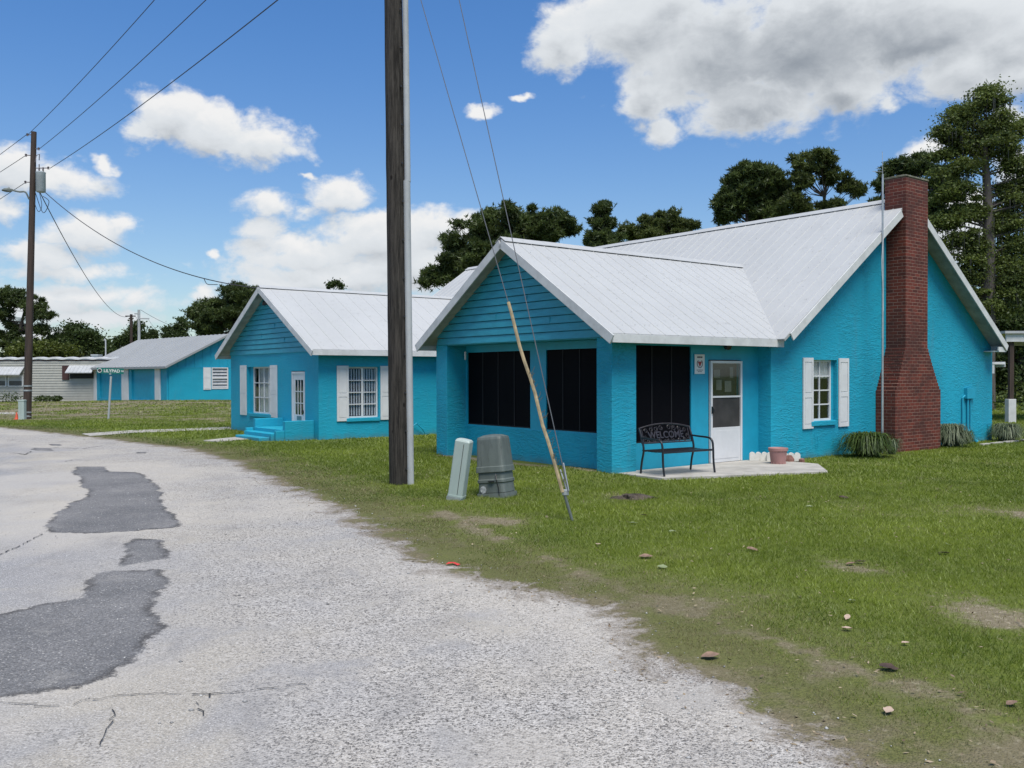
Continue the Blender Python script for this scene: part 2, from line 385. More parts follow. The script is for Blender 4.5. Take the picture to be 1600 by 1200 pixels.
def mat_ground():
    m, n, bs = newmat('ground_surface'); P = n.node('ShaderNodeNewGeometry').outputs['Position']
    flat = n.scale(P, (1, 1, 0))
    e = n.attr('edge'); bare = n.attr('bare')
    grav, vo, loose = gravel(n, flat, e)
    # soil and thatch under the grass
    f1 = n.noise(flat, 5, 6, .7); f2 = n.noise(flat, 40, 4, .7)
    soil = n.mix(f2, (.085, .07, .04), (.27, .235, .155))
    soil = n.mix(n.ramp(n.noise(flat, 17, 5, .7), .52, .68), soil, (.36, .32, .235))
    green = n.mix(n.ramp(f2, .3, .7), (.052, .080, .010), (.15, .185, .026))
    green = n.mix(n.ramp(f1, .35, .7), green, (.10, .12, .03))
    lawn = n.mix(n.ramp(n.math('ADD', bare, n.math('MULTIPLY', n.math('SUBTRACT', f1, .5), .9)), .38, .72), green, soil)
    # ragged boundary
    rag = n.math('MULTIPLY', n.math('SUBTRACT', n.noise(flat, 1.5, 8, .74, .5), .5), 2.0)
    rag = n.math('MULTIPLY_ADD', n.math('SUBTRACT', n.noise(flat, 14, 4, .7), .5), .35, rag)
    k = n.ramp(n.math('ADD', e, rag), -.10, .10)
    lawn = n.mix(n.math('MULTIPLY', n.ramp(e, 2.0, .3), .55), lawn, n.mix(f2, (.055, .055, .022), (.19, .165, .09)))
    c = n.mix(k, grav, lawn)
    c = n.mix(n.math('MULTIPLY', n.ramp(n.math('ABSOLUTE', n.math('ADD', n.math('ADD', e, rag), .05)), .22, .02), .45), c, (.16, .13, .10))
    n.set(bs, 'Base Color', c); n.set(bs, 'Roughness', .92); n.set(bs, 'Specular IOR Level', .2)
    h = n.math('MULTIPLY_ADD', n.ramp(vo.outputs['Distance'], .0, .7, 1, 0), n.math('MULTIPLY_ADD', loose, .8, .25), n.math('MULTIPLY', f2, .5))
    bump(n, bs, h, .8, .008)
    return m
M['ground'] = mat_ground()
def axis(parts):
    a = [np.arange(x0, x1, st) for x0, x1, st in parts]; return np.concatenate(a + [np.array([parts[-1][1]])])
def grid_sheet(name, xs, ys, dz, keep=None):
    X, Y = np.meshgrid(xs, ys); nx, ny = len(xs), len(ys); x = X.ravel(); y = Y.ravel()
    e = edge_field(x, y); b = bare_field(x, y); z = gz(x, y) + dz
    i = np.arange(nx * ny).reshape(ny, nx); Fc = np.stack([i[:-1, :-1], i[:-1, 1:], i[1:, 1:], i[1:, :-1]], -1).reshape(-1, 4)
    if keep is not None:
        m = keep(e[Fc].mean(1), x[Fc].mean(1), y[Fc].mean(1)); Fc = Fc[m]
        used, inv = np.unique(Fc, return_inverse=True); Fc = inv.reshape(Fc.shape); x, y, z, e, b = x[used], y[used], z[used], e[used], b[used]
    return npmesh(name, np.stack([x, y, z], 1), Fc, M['ground'], None, {'edge': e, 'bare': b}, True)
xs = axis([(-900, -100, 80), (-100, -40, 3), (-40, -12, .5), (-12, 12, .15), (12, 24, .5), (24, 100, 4), (100, 900, 80)])
ys = axis([(-60, 0, 4), (0, 3, .3), (3, 22, .15), (22, 75, .5), (75, 160, 5), (160, 1500, 120)])
tag(grid_sheet('ground', xs, ys, 0), 'mown green lawn with bare sandy spots around the blue buildings', None, None, 'structure')
xr = axis([(-70, -24, 1.0), (-24, -12, .4), (-12, 10, .15)]); yr = axis([(-12, 2, .5), (2, 24, .15), (24, 34, .3)])
road = grid_sheet('road', xr, yr, .004, lambda e, x, y: (e < .25))
tag(road, 'pale worn gravelly road surface curving to the left', None, None, 'structure')
def mat_asphalt():
    m, n, bs = newmat('asphalt_repair'); P = n.scale(n.node('ShaderNodeNewGeometry').outputs['Position'], (1, 1, 0))
    grav, vo, loose = gravel(n, P, n.attr('edge')); sd = n.attr('rim')
    v3 = n.node('ShaderNodeTexVoronoi', {'Vector': P, 'Scale': 95.0}, feature='F1'); sp = n.node('ShaderNodeSeparateXYZ', {0: v3.outputs['Color']})
    base = n.mix(n.ramp(n.noise(P, .9, 5, .6), .3, .7), (.165, .167, .170), (.245, .243, .24))
    c = n.mix(n.ramp(sp.outputs[0], .0, 1.0), n.mix(.5, base, (.05, .05, .05)), base)
    c = n.mix(n.ramp(sp.outputs[1], .93, .99), c, (.38, .37, .35))
    c = n.mix(n.math('MULTIPLY', n.ramp(n.noise(P, 1.6, 6, .75), .54, .72), .5), c, (.30, .29, .27))
    rag = n.math('MULTIPLY', n.math('SUBTRACT', n.noise(P, 5, 7, .8), .5), .34); q = n.math('ADD', sd, rag)
    c = n.mix(n.math('MULTIPLY', n.math('MULTIPLY', n.ramp(q, -.10, -.01), n.ramp(n.noise(P, 2.1, 3, .6), .40, .55)), .7), c, (.045, .042, .04))
    c = n.mix(n.ramp(q, -.025, .02), c, grav)
    n.set(bs, 'Base Color', c); hg = n.math('MULTIPLY', n.ramp(vo.outputs['Distance'], .0, .7, 1, 0), n.math('MULTIPLY_ADD', loose, .8, .25)); hm = n.node('ShaderNodeMix', {0: n.ramp(q, -.025, .02), 2: n.ramp(v3.outputs['Distance'], 0, .7, 1, 0), 3: hg}); n.set(bs, 'Roughness', .92); n.set(bs, 'Specular IOR Level', .2); bump(n, bs, hm.outputs[0], .8, .008)
    return m
M['asphalt'] = mat_asphalt()
M['crack'] = simple('crack', (.03, .03, .03), 1, bstr=0)
def ragged(px, amp=.05, step=.06, seed=0):
    P = [G(*p)[:2] for p in px]; out = []; r = np.random.default_rng(seed)
    for a, b in zip(P, P[1:] + P[:1]):
        L = np.hypot(*(b - a)); k = max(1, int(L / step)); nrm = np.array([-(b - a)[1], (b - a)[0]]) / max(L, 1e-6)
        for i in range(k):
            q = a + (b - a) * (i / k); w_ = []
            for c_ in (0, 40): w_.append(sum((vnoise(np.array([q[0]]), np.array([q[1]]), sc, seed + n_ + c_)[0] - .5) * 2 * am for sc, n_, am in ((.30, 3, amp), (.11, 9, amp * .4), (.05, 5, amp * .16))))
            out.append(q + np.array(w_))
    return out
PATCHES = [
 [(120, 729), (168, 730), (172, 737), (215, 738), (236, 749), (251, 765), (254, 790), (284, 816), (276, 826), (150, 834), (68, 834), (66, 826), (78, 812), (92, 800), (112, 786), (134, 780), (138, 768), (122, 757), (128, 747), (114, 738)],
 [(199, 843), (259, 845), (263, 874), (187, 886), (191, 862)],
 [(150, 896), (252, 889), (258, 905), (252, 925), (247, 950), (250, 985), (228, 1002), (238, 1015), (212, 1032), (185, 1060), (120, 1078), (0, 1091), (-160, 1096), (-200, 1000), (0, 960), (62, 945), (126, 936), (132, 912), (140, 905)],
 [(50, 700), (80, 701), (83, 705), (54, 704.5)], [(78, 694), (96, 694.5), (94, 697.5), (80, 697)], [(210, 706.5), (228, 707), (226, 709.5), (214, 709)]]
for k, px in enumerate(PATCHES):
    L = [tuple(p) for p in ragged(px, .05, .12, 20 + k)]; L.append(L[0]); A_ = np.array(L); st_ = .06 if k != 2 else .07
    gx = np.arange(A_[:, 0].min() - .25, A_[:, 0].max() + .25, st_); gy = np.arange(A_[:, 1].min() - .25, A_[:, 1].max() + .25, st_); X, Y = np.meshgrid(gx, gy); x = X.ravel(); y = Y.ravel()
    d, _ = poly_dist(x, y, L); ins = np.zeros(x.shape, bool)
    for (x0, y0), (x1, y1) in zip(L[:-1], L[1:]):
        c_ = ((y0 > y) != (y1 > y)); xx = (x1 - x0) * (y - y0) / ((y1 - y0) if y1 != y0 else 1e-9) + x0; ins ^= c_ & (x < xx)
    sd = np.where(ins, -d, d); ii = np.arange(len(x)).reshape(X.shape); Fc = np.stack([ii[:-1, :-1], ii[:-1, 1:], ii[1:, 1:], ii[1:, :-1]], -1).reshape(-1, 4)
    Fc = Fc[sd[Fc].min(1) < .10]; used, inv = np.unique(Fc, return_inverse=True); Fc = inv.reshape(Fc.shape); x, y, sd = x[used], y[used], sd[used]
    o = npmesh('asphalt_patch', np.stack([x, y, gz(x, y) + .0058 + .0006 * k - .006 * np.clip((sd - .03) / .07, 0, 1.4)], 1), Fc, M['asphalt'], road, {'rim': sd, 'edge': edge_field(x, y)}, True); o['label'] = 'dark grey asphalt repair patch'
cr = MB()
def crack(px, w=.012, seed=1):
    P = [G(*p)[:2] for p in px]; pts = []
    for a, b in zip(P[:-1], P[1:]):
        k = max(2, int(np.hypot(*(b - a)) / .05))
        for i in range(k): pts.append(a + (b - a) * i / k)
    pts.append(P[-1]); pts = np.array(pts); r = np.random.default_rng(seed); pts += r.normal(0, .012, pts.shape)
    for i in range(len(pts) - 1):
        a, b = pts[i], pts[i + 1]; d = b - a; L = np.hypot(*d) + 1e-9; nn = np.array([-d[1], d[0]]) / L * w * (.3 + .7 * r.random())
        if r.random() < .82: cr.add([(*(a - nn), .0135), (*(b - nn * .7), .0135), (*(b + nn * .7), .0135), (*(a + nn), .0135)], [(0, 1, 2, 3)])
crack([(-100, 1096), (0, 1100), (92, 1106), (190, 1088), (250, 1086), (330, 1087), (400, 1081), (480, 1070)], .006)
crack([(330, 1087), (312, 1100), (316, 1122)], .006, 4); crack([(180, 1110), (165, 1150), (150, 1190)], .004, 5)
crack([(68, 834), (40, 850), (0, 868)], .008, 6); crack([(20, 708), (40, 711), (48, 706)], .02, 8); crack([(84, 700), (130, 702), (160, 697)], .02, 9); crack([(100, 722), (115, 719), (140, 720)], .015, 11); crack([(700, 970), (640, 972), (610, 974)], .006, 12)
cr.build('crack', M['crack'], road)
# walkways
def slab(name, px, z0, z1, label, pts=None):
    P = pts if pts else [G(*p)[:2] for p in px]; mb = MB(); mb.prism([(p[0], p[1], z0) for p in P], (0, 0, z1 - z0))
    o = mb.build(name, M['concrete'], None, label, bevel=.008); o['kind'] = 'structure'; return o
slab('path', [(128, 678.5), (205, 673), (300, 670), (362, 667.5), (362, 671), (300, 673), (210, 676.5), (140, 681.5)], -.05, .02, 'narrow pale concrete path running to the middle wing')
slab('path', [(318, 689.5), (384, 682.5), (412, 682.5), (412, 687), (384, 687.5), (340, 691)], -.05, .03, 'short concrete walk at the foot of the blue steps')
slab('path', [(-80, 646), (31, 645), (31, 647.5), (-80, 649)], -.05, .03, 'pale concrete strip in front of the mobile home')
slab('porch_slab', None, -.08, .045, 'concrete porch slab outside the white screen door', [hw(.15, .12)[:2], hw(.2, -1.0)[:2], hw(.6, -1.12)[:2], hw(3.3, -2.15)[:2], hw(4.36, -1.25)[:2], hw(4.36, .12)[:2]])

# ------------------------------------------------------------------ the house (one U-shaped building, two gabled wings)
house = thing('house', 'turquoise stucco house with white metal roof, two gabled front wings and a red brick chimney', 'house', tuple(HO), R(90) - YAW)
VR1, Z_E, Z_R, OV = 2.749, 2.482, 4.458, .357
M1 = (Z_R - Z_E) / (VR1 + OV); VR2 = 14.82
UR, ZR, UE0 = 9.18, 5.90, 4.25
MM = (ZR - Z_E) / (UR - UE0); UE1 = UR + (ZR - 2.56) / MM
VM0, VM1 = -.55, 17.4
def panel(mb, org, du, dz, thick, size, holes):   # wall panel with openings and reveals; du,dz unit vectors; thick = vector inwards
    org = np.array(org, float); du = np.array(du, float); dz = np.array(dz, float); th = np.array(thick, float)
    us = sorted(set([0, size[0]] + [h[0] for h in holes] + [h[1] for h in holes])); zs = sorted(set([0, size[1]] + [h[2] for h in holes] + [h[3] for h in holes]))
    def solid(i, j):
        if i < 0 or j < 0 or i >= len(us) - 1 or j >= len(zs) - 1: return False
        a = (us[i] + us[i + 1]) / 2; b = (zs[j] + zs[j + 1]) / 2
        return not any(h[0] < a < h[1] and h[2] < b < h[3] for h in holes)
    P = lambda u, z, k: org + du * u + dz * z + th * k
    for i in range(len(us) - 1):
        for j in range(len(zs) - 1):
            if not solid(i, j): continue
            u0, u1, z0, z1 = us[i], us[i + 1], zs[j], zs[j + 1]
            mb.add([P(u0, z0, 0), P(u1, z0, 0), P(u1, z1, 0), P(u0, z1, 0)], [(0, 1, 2, 3)])
            mb.add([P(u0, z0, 1), P(u1, z0, 1), P(u1, z1, 1), P(u0, z1, 1)], [(3, 2, 1, 0)])
            for (a, b, ok) in (((u0, z0), (u0, z1), solid(i - 1, j)), ((u1, z0), (u1, z1), solid(i + 1, j)), ((u0, z0), (u1, z0), solid(i, j - 1)), ((u0, z1), (u1, z1), solid(i, j + 1))):
                if not ok: mb.add([P(*a, 0), P(*b, 0), P(*b, 1), P(*a, 1)], [(0, 1, 2, 3)])
# walls ------------------------------------------------------
w = MB()
panel(w, (4.346, -.154, -.3), (1, 0, 0), (0, 0, 1), (0, .2, 0), (9.72, 2.76), [(5.79 - 4.346, 6.72 - 4.346, .78 + .3, 2.10 + .3)])
zt = 2.46
def main_z(u): return Z_E + MM * (u - UE0) if u < UR else ZR - MM * (u - UR)
tri = [(4.346, -.154, zt), (14.066, -.154, zt), (14.066, -.154, main_z(14.066) - .05), (UR, -.154, ZR - .07), (4.346, -.154, max(zt, main_z(4.346) - .06))]
w.prism(tri, (0, .2, 0))
w.build('wall', M['stucco'], house, 'blue stucco gable wall beside the chimney')
w = MB()
w.box((4.346, .046, -.3), (4.546, .35, 2.40))                       # return beside the door
w.box((13.866, .046, -.3), (14.066, 17.3, 2.5)); w.box((4.5, 17.1, -.3), (13.866, 17.3, 2.5))
w.prism([(4.5, 17.1, 2.5), (13.866, 17.1, 2.5), (UR, 17.1, ZR - .1)], (0, .2, 0))
w.box((4.346, 5.64, -.3), (4.546, 11.56, 2.4))
w.box((.0, 5.44, -.3), (4.346, 5.64, 2.45)) if False else w.box((.70, 5.44, -.3), (4.346, 5.64, 2.45))
w.build('wall', M['stucco'], house)
# loggia wing
w = MB(); w.box((0, 0, -.3), (.61, .40, zt)); w.build('column', M['stucco'], house, 'rough blue stucco corner column', bevel=.012)
w = MB(); w.box((0, 5.21, -.3), (.70, 5.64, zt)); w.build('column', M['stucco'], house, 'blue stucco end column of the screened wing', bevel=.012)
w = MB(); panel(w, (.505, .40, -.3), (0, 1, 0), (0, 0, 1), (.12, 0, 0), (4.81, .96), []); w.build('knee_wall', M['stucco'], house)
w = MB()
panel(w, (.515, .40, .66), (0, 1, 0), (0, 0, 1), (.10, 0, 0), (4.81, 1.79), [(.06, 2.02, .03, 1.63), (2.52, 4.76, .03, 1.63)])
w.box((.02, .40, 2.44), (.60, 5.21, 2.463))
w.build('screen_wall', M['blue'], house)
w = MB(); panel(w, (.61, .15, -.1), (1, 0, 0), (0, 0, 1), (0, .12, 0), (3.736, 2.50), [(.05, 1.65, .63, 2.43), (2.16, 3.17, .1, 2.18)])
w.build('porch_wall', M['blue'], house)
w = MB(); w.box((.0, -.02, 2.44), (4.346, .30, 2.463)); w.build('porch_ceiling', M['soffit'], house)
def screen(c0, c1, plane, axis_, name='screen', nbar=4):            # dark solar screen with upright battens
    mb = MB(); b = MB(); (a0, z0), (a1, z1) = c0, c1
    def bx(m, s0, s1, t0, t1, d0, d1):
        if axis_ == 'v': m.box((plane + d0, s0, t0), (plane + d1, s1, t1))
        else: m.box((s0, plane + d0, t0), (s1, plane + d1, t1))
    bx(mb, a0, a1, z0, z1, .03, .045); o = mb.build(name, M['screen'], house, 'black sun screen')
    for i in range(1, nbar): s = a0 + (a1 - a0) * i / nbar; bx(b, s - .012, s + .012, z0, z1, .02, .029)
    bx(b, a0, a1, z0, z0 + .025, .02, .029)
    b.build('batten', M['screen_bar'], o)
screen((.46, .69), (2.42, 2.29), .515, 'v'); screen((2.92, .69), (5.16, 2.29), .515, 'v'); screen((.66, .53), (2.26, 2.33), .15, 'u', nbar=3)
# gable siding boards (lapped)
def siding(vc, half, sl, name='gable_siding'):
    mb = MB(); z = zt; h = .152
    while z < Z_R - .12:
        z1 = min(z + h - .017, Z_R - .06); a = min(half, (Z_R - z) / sl - .02); b = min(half, (Z_R - z1) / sl - .02)
        b = max(b, .02)
        mb.add([(-.04, vc - a, z), (-.04, vc + a, z), (-.018, vc + b, z1), (-.018, vc - b, z1), (.03, vc - a, z), (.03, vc + a, z), (.03, vc + b, z1), (.03, vc - b, z1)],
               [(0, 3, 2, 1), (0, 1, 5, 4), (4, 5, 6, 7), (1, 2, 6, 5), (0, 4, 7, 3), (3, 7, 6, 2)])
        z += h
    for s, t in ((.6, 3), (-1.1, 2), (-.4, 5)):      # board joints
        zz = zt + t * h; mb.box((-.043, vc + s, zz + .004), (-.02, vc + s + .006, zz + h - .03))
    mb.build(name, M['siding'], house, 'lapped blue siding in the gable')
    bk = MB(); bk.prism([(.03, vc - half, zt - .0), (.03, vc + half, zt - .0), (.03, vc, Z_R - .06)], (.1, 0, 0)); bk.build('gable_backing', M['blue'], house)
siding(VR1, 2.80, (Z_R - Z_E) / (VR1 + OV)); siding(VR2, 3.25, (Z_R - Z_E) / 3.61)
# far wing walls
w = MB()
panel(w, (0, 11.56, -.3), (0, 1, 0), (0, 0, 1), (.2, 0, 0), (6.5, 2.765), [(14.80 - 11.56, 16.66 - 11.56, .60 + .3, 2.06 + .3), (12.42 - 11.56, 13.34 - 11.56, .30 + .3, 1.92 + .3)])
w.build('wall', M['block'], house, 'blue block gable wall with a small white door')
w = MB(); panel(w, (.2, 11.56, -.3), (1, 0, 0), (0, 0, 1), (0, .2, 0), (4.2, 2.72), [(.92 - .2, 1.90 - .2, .58 + .3, 2.03 + .3)])
w.build('wall', M['block'], house)
w = MB(); w.box((.2, 17.86, -.3), (4.4, 18.06, 2.42)); w.build('wall', M['block'], house)
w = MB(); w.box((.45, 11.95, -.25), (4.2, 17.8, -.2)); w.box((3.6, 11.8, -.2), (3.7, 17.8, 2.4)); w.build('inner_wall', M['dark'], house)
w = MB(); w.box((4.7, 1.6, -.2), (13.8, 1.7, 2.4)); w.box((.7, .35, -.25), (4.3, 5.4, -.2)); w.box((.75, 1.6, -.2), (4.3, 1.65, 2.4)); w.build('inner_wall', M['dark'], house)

# roofs ------------------------------------------------------
def clip_line(poly, s):                 # poly in (s,t); return t-interval at s
    ts = []
    for (a, b), (c, d) in zip(poly, poly[1:] + poly[:1]):
        if (a - s) * (c - s) < 0: ts.append(b + (d - b) * (s - a) / (c - a))
    ts.sort(); return (ts[0], ts[-1]) if len(ts) >= 2 else None
def roof_plane(parent, mat, org, es, et, poly, pitch=.34, rib=(.024, .011), th=.022, phase=.1, soffit='soffit', name='roof', label=None, sag=.0):
    org = np.array(org, float); es = np.array(es, float); et = np.array(et, float); es /= np.linalg.norm(es); et /= np.linalg.norm(et)
    nn = np.cross(es, et); nn *= np.sign(nn[2]); P = lambda s, t, h=0: org + es * s + et * t + nn * h
    mb = MB(); mb.prism([P(s, t) for s, t in poly], nn * th)
    s0 = min(p[0] for p in poly); s1 = max(p[0] for p in poly); s = s0 + phase; k = 0
    while s < s1:
        iv = clip_line(poly, s)
        if iv and iv[1] - iv[0] > .1:
            a, b = iv; w2, h = rib[0] / 2, rib[1]; b -= .0
            vs = [P(s - w2, a - .006, th - .002), P(s + w2, a - .006, th - .002), P(s + w2 * .4, a - .006, th + h), P(s - w2 * .4, a - .006, th + h)]
            vs += [P(s - w2, b, th - .002), P(s + w2, b, th - .002), P(s + w2 * .4, b, th + h), P(s - w2 * .4, b, th + h)]
            mb.add(vs, [(0, 1, 2, 3), (7, 6, 5, 4), (1, 5, 6, 2), (2, 6, 7, 3), (0, 3, 7, 4)])
            t = a + .25
            while t < b:                 # fixing screws
                c = P(s + random.uniform(.05, .28), t + random.uniform(-.1, .1), th + .003); mb.box(c - .006, c + .006); t += random.uniform(.5, 1.6)
        s += pitch * (1 + .0 * k); k += 1
    o = mb.build(name, mat, parent, label)
    sb = MB(); sb.prism([P(s, t, -.004) for s, t in poly], -nn * .03); sb.build('soffit', M[soffit], o if False else parent)
    return o
L1 = math.hypot(VR1 + OV, Z_R - Z_E)
HALF = {VR1: VR1 + OV, VR2: 3.61}
def slope(vc): return (Z_R - Z_E) / HALF[vc]
def wing_roof(vc, v_eave_near, sgn):     # sgn +1: plane rising with v (right-hand side); -1 left-hand
    ev = vc - sgn * HALF[vc]; L1 = math.hypot(HALF[vc], Z_R - Z_E)
    uv = UE0 + (Z_R - Z_E) / MM           # where the ridge dies into the main slope
    poly = [(-OV, 0), (UE0, 0), (uv, L1), (-OV, L1)]
    return roof_plane(house, M['roof'], (0, ev, Z_E), (1, 0, 0), (0, sgn * HALF[vc], Z_R - Z_E), poly, label='white painted ribbed metal roof plane', phase=.3, pitch=.34 if vc == VR1 else .5)
for vc in (VR1, VR2):
    wing_roof(vc, 0, 1); wing_roof(vc, 0, -1)
LM = math.hypot(UR - UE0, ZR - Z_E)
roof_plane(house, M['roof'], (UE0, 0, Z_E), (0, 1, 0), (UR - UE0, 0, ZR - Z_E), [(VM0, 0), (VM1, 0), (VM1, LM), (VM0, LM)], label='white painted ribbed metal roof plane', phase=.22)
roof_plane(house, M['roof'], (UE1, 0, 2.56), (0, 1, 0), (UR - UE1, 0, ZR - 2.56), [(VM0, 0), (VM1, 0), (VM1, math.hypot(UE1 - UR, ZR - 2.56)), (VM0, math.hypot(UE1 - UR, ZR - 2.56))], phase=.22)
def ridge_cap(p, q, side, m, parent=house, mat='roof', wid=.16):
    p = np.array(p, float); q = np.array(q, float); side = np.array(side, float); mb = MB(); N = 14
    for i in range(N):                    # short lengths with small level errors
        a = p + (q - p) * i / N; b = p + (q - p) * (i + 1) / N; dz = np.array([0, 0, random.uniform(0, .006) + .052]); ov = (q - p) / N * .03
        for sg in (1, -1):
            mb.prism([a + dz - ov, b + dz, b + dz + side * sg * wid + np.array([0, 0, -m * wid]), a - ov + dz + side * sg * wid + np.array([0, 0, -m * wid])], (0, 0, .008))
    return mb.build('ridge_cap', M[mat], parent)
for vc in (VR1, VR2): ridge_cap((-OV - .01, vc, Z_R), (UE0 + (Z_R - Z_E) / MM + .1, vc, Z_R), (0, 1, 0), slope(vc))
ridge_cap((UR, VM0 - .01, ZR), (UR, VM1, ZR), (1, 0, 0), MM)
# valley flashing
for vc in (VR1, VR2):
    for sg in (1, -1):
        mb = MB(); p = Vector((UE0, vc - sg * HALF[vc], Z_E + .03)); q = Vector((UE0 + (Z_R - Z_E) / MM, vc, Z_R + .03)); mb.beam(p, q, .20, .006, (0, 0, 1)); mb.build('valley_flashing', M['roof'], house)
# fascia and rake boards
def fascia(p, q, h=.15, t=.028, top=.012, name='fascia'):
    mb = MB(); p = Vector(p); q = Vector(q); mb.beam(p - Vector((0, 0, h / 2 - top)), q - Vector((0, 0, h / 2 - top)), t, h); return mb.build(name, M['trim'], house, bevel=.004)
for vc in (VR1, VR2):
    for sg in (1, -1):
        ev = vc - sg * HALF[vc]; y = ev - sg * .016
        fascia((-OV - .0, y, Z_E - .004), (UE0 + .22 if vc == VR1 and sg == 1 else UE0 - .02, y, Z_E - .004))
        fascia((-OV - .016, ev - sg * .03, Z_E - .02), (-OV - .016, vc + sg * .0, Z_R - .003), .17, name='rake_board')
fascia((UE0 - .014, 5.86, Z_E), (UE0 - .014, 11.2, Z_E))
fascia((UE0 + .22, VM0 - .016, main_z(UE0 + .22) - .02), (UR - .5, VM0 - .016, main_z(UR - .5) - .003), .17, name='rake_board')
fascia((UE1 + .02, VM0 - .016, 2.56 - .02), (UR + .5, VM0 - .016, main_z(UR + .5) - .003), .17, name='rake_board')
fascia((UE1 + .016, VM0, 2.56), (UE1 + .016, VM1, 2.56), .15)
mb = MB(); mb.box((UE1 - .42, VM0 + .0, 2.37), (UE1 + .0, -.156, 2.40)); mb.box((UE1 - .44, VM0 + .002, 2.40), (UE1 - .0, VM0 + .03, 2.50)); mb.build('soffit', M['trim'], house)
# chimney
ch = MB(); x0, x1, X0_, X1_, yb, yf = 8.72, 9.71, 8.28, 10.33, -.156, -.64
prof = [(X0_, -.2), (X1_, -.2), (X1_, 1.34)]; n_st = 13
for i in range(1, n_st + 1):
    t = i / n_st; z = 1.34 + (2.38 - 1.34) * t; tt = t ** .9
    prof += [(X1_ + (x1 - X1_) * ((i - 1) / n_st) ** .9, z), (X1_ + (x1 - X1_) * tt, z)]
prof += [(x1, 6.32), (x0, 6.32)]
left = []
for i in range(n_st, 0, -1):
    z = 1.34 + (2.38 - 1.34) * (i / n_st); left += [(X0_ + (x0 - X0_) * (i / n_st) ** .9, z), (X0_ + (x0 - X0_) * ((i - 1) / n_st) ** .9, z)]
prof += left + [(X0_, 1.34)]
ch.prism([(u, yf, z) for u, z in prof], (0, yb - yf, 0))
ch.box((x0 + .001, yb - .001, 4.6), (x1 - .001, -.12, 6.319))
chimney = ch.build('chimney', M['brick'], house, 'red brick chimney widening at the base', bevel=.006)
cc = MB(); cc.box((x0 - .015, yf - .015, 6.322), (x1 + .015, -.105, 6.365)); cc.box((x0 + .12, yf + .12, 6.367), (x1 - .12, -.2, 6.40)); cc.build('chimney_cap', simple('mossy_cap', (.14, .14, .10), .95, var=.4, scale=8, bstr=.8, dirt=.6, dirtcol=(.05, .055, .03)), chimney, bevel=.01)

# windows and shutters ---------------------------------------
def local_box(mb, axis_, plane, out, s0, s1, z0, z1, d0, d1):       # d measured outwards from the wall plane
    if axis_ == 'u': mb.box((s0, plane + out * d0, z0), (s1, plane + out * d1, z1))
    else: mb.box((plane + out * d0, s0, z0), (plane + out * d1, s1, z1))
def window(axis_, plane, s0, s1, z0, z1, cols, rows, depth=.10, fw=.045, label=None, inner=None, mull=None):
    out = -1; fr = MB(); d0, d1 = -depth - .03, -depth + .01
    for a in (s0, s1 - fw): local_box(fr, axis_, plane, out, a, a + fw, z0, z1, d0, d1)
    for a in (z0, z1 - fw): local_box(fr, axis_, plane, out, s0 + fw, s1 - fw, a, a + fw, d0, d1 - .002)
    wn = fr.build('window', M['white'], house, label)
    mt = MB(); W = s1 - s0 - 2 * fw; Hh = z1 - z0 - 2 * fw
    for i in range(1, cols):
        c = s0 + fw + W * i / cols; mw = .032 if mull and i == mull else .012; local_box(mt, axis_, plane, out, c - mw, c + mw, z0 + fw, z1 - fw, d0 + .005, d1 - .004)
    for j in range(1, rows): c = z0 + fw + Hh * j / rows; local_box(mt, axis_, plane, out, s0 + fw, s1 - fw, c - .013, c + .013, d0 + .006, d1 - .007)
    mt.build('muntin', M['white'], wn)
    g = MB(); local_box(g, axis_, plane, out, s0 + fw, s1 - fw, z0 + fw, z1 - fw, d0 + .010, d0 + .014); g.build('pane', M['glass'], wn)
    si = MB(); local_box(si, axis_, plane, out, s0 - .08, s1 + .02, z0 - .10, z0 - .004, -.06, .045); si.build('sill', M['block'], wn, bevel=.006)
    return wn
def curtain(axis_, plane, s0, s1, z0, z1, depth, mat, wn, amp=.018, per=.12, name='curtain'):
    n = int((s1 - s0) / .012); mb = MB(); vs = []
    for i in range(n + 1):
        s = s0 + (s1 - s0) * i / n; d = depth + amp * math.sin(s / per * 6.28) + amp * .5 * math.sin(s / per * 2.3)
        for z in (z0, z1): vs.append((s, plane + d, z) if axis_ == 'u' else (plane + d, s, z))
    mb.add(vs, [(2 * i, 2 * i + 2, 2 * i + 3, 2 * i + 1) for i in range(n)]); return mb.build(name, mat, wn, smooth=True)
def shutter(axis_, plane, s0, s1, z0, z1, out=-1):
    mb = MB(); e = .05
    local_box(mb, axis_, plane, out, s0, s1, z0, z1, .006, .022)
    for a in (s0, s1 - e): local_box(mb, axis_, plane, out, a, a + e, z0, z1, .0222, .036)
    zm = z0 + (z1 - z0) * .47
    for a, b in ((z0, z0 + .09), (zm - .05, zm + .05), (z1 - .09, z1)): local_box(mb, axis_, plane, out, s0 + e, s1 - e, a, b, .0222, .0358)
    for a, b in ((z0 + .105, zm - .065), (zm + .065, z1 - .105)):      # raised fields with a groove round them
        local_box(mb, axis_, plane, out, s0 + e + .014, s1 - e - .014, a, b, .0222, .033)
    return mb.build('shutter', M['white'], house, bevel=.003)
wn = window('u', -.154, 5.79, 6.62, .78, 2.10, 2, 4, label='white window beside the chimney')
curtain('u', -.154, 5.84, 6.58, 1.70, 2.06, .15, M['curtain'], wn)
mb = MB(); mb.box((6.62, -.06, .78), (6.72, .0, 2.10)); mb.build('window_jamb', M['block'], house)
shutter('u', -.154, 5.43, 5.79, .63, 2.14); shutter('u', -.154, 6.76, 7.14, .63, 2.14)
wn = window('u', 11.56, .92, 1.90, .58, 2.03, 2, 4, label='white window with vertical blinds', mull=1)
for k in range(11):
    a = .985 + k * .083; bl = MB(); bl.box((a, 11.712, .64), (a + .048, 11.716, 1.97)); bl.build('blind_slat', M['blind'], wn)
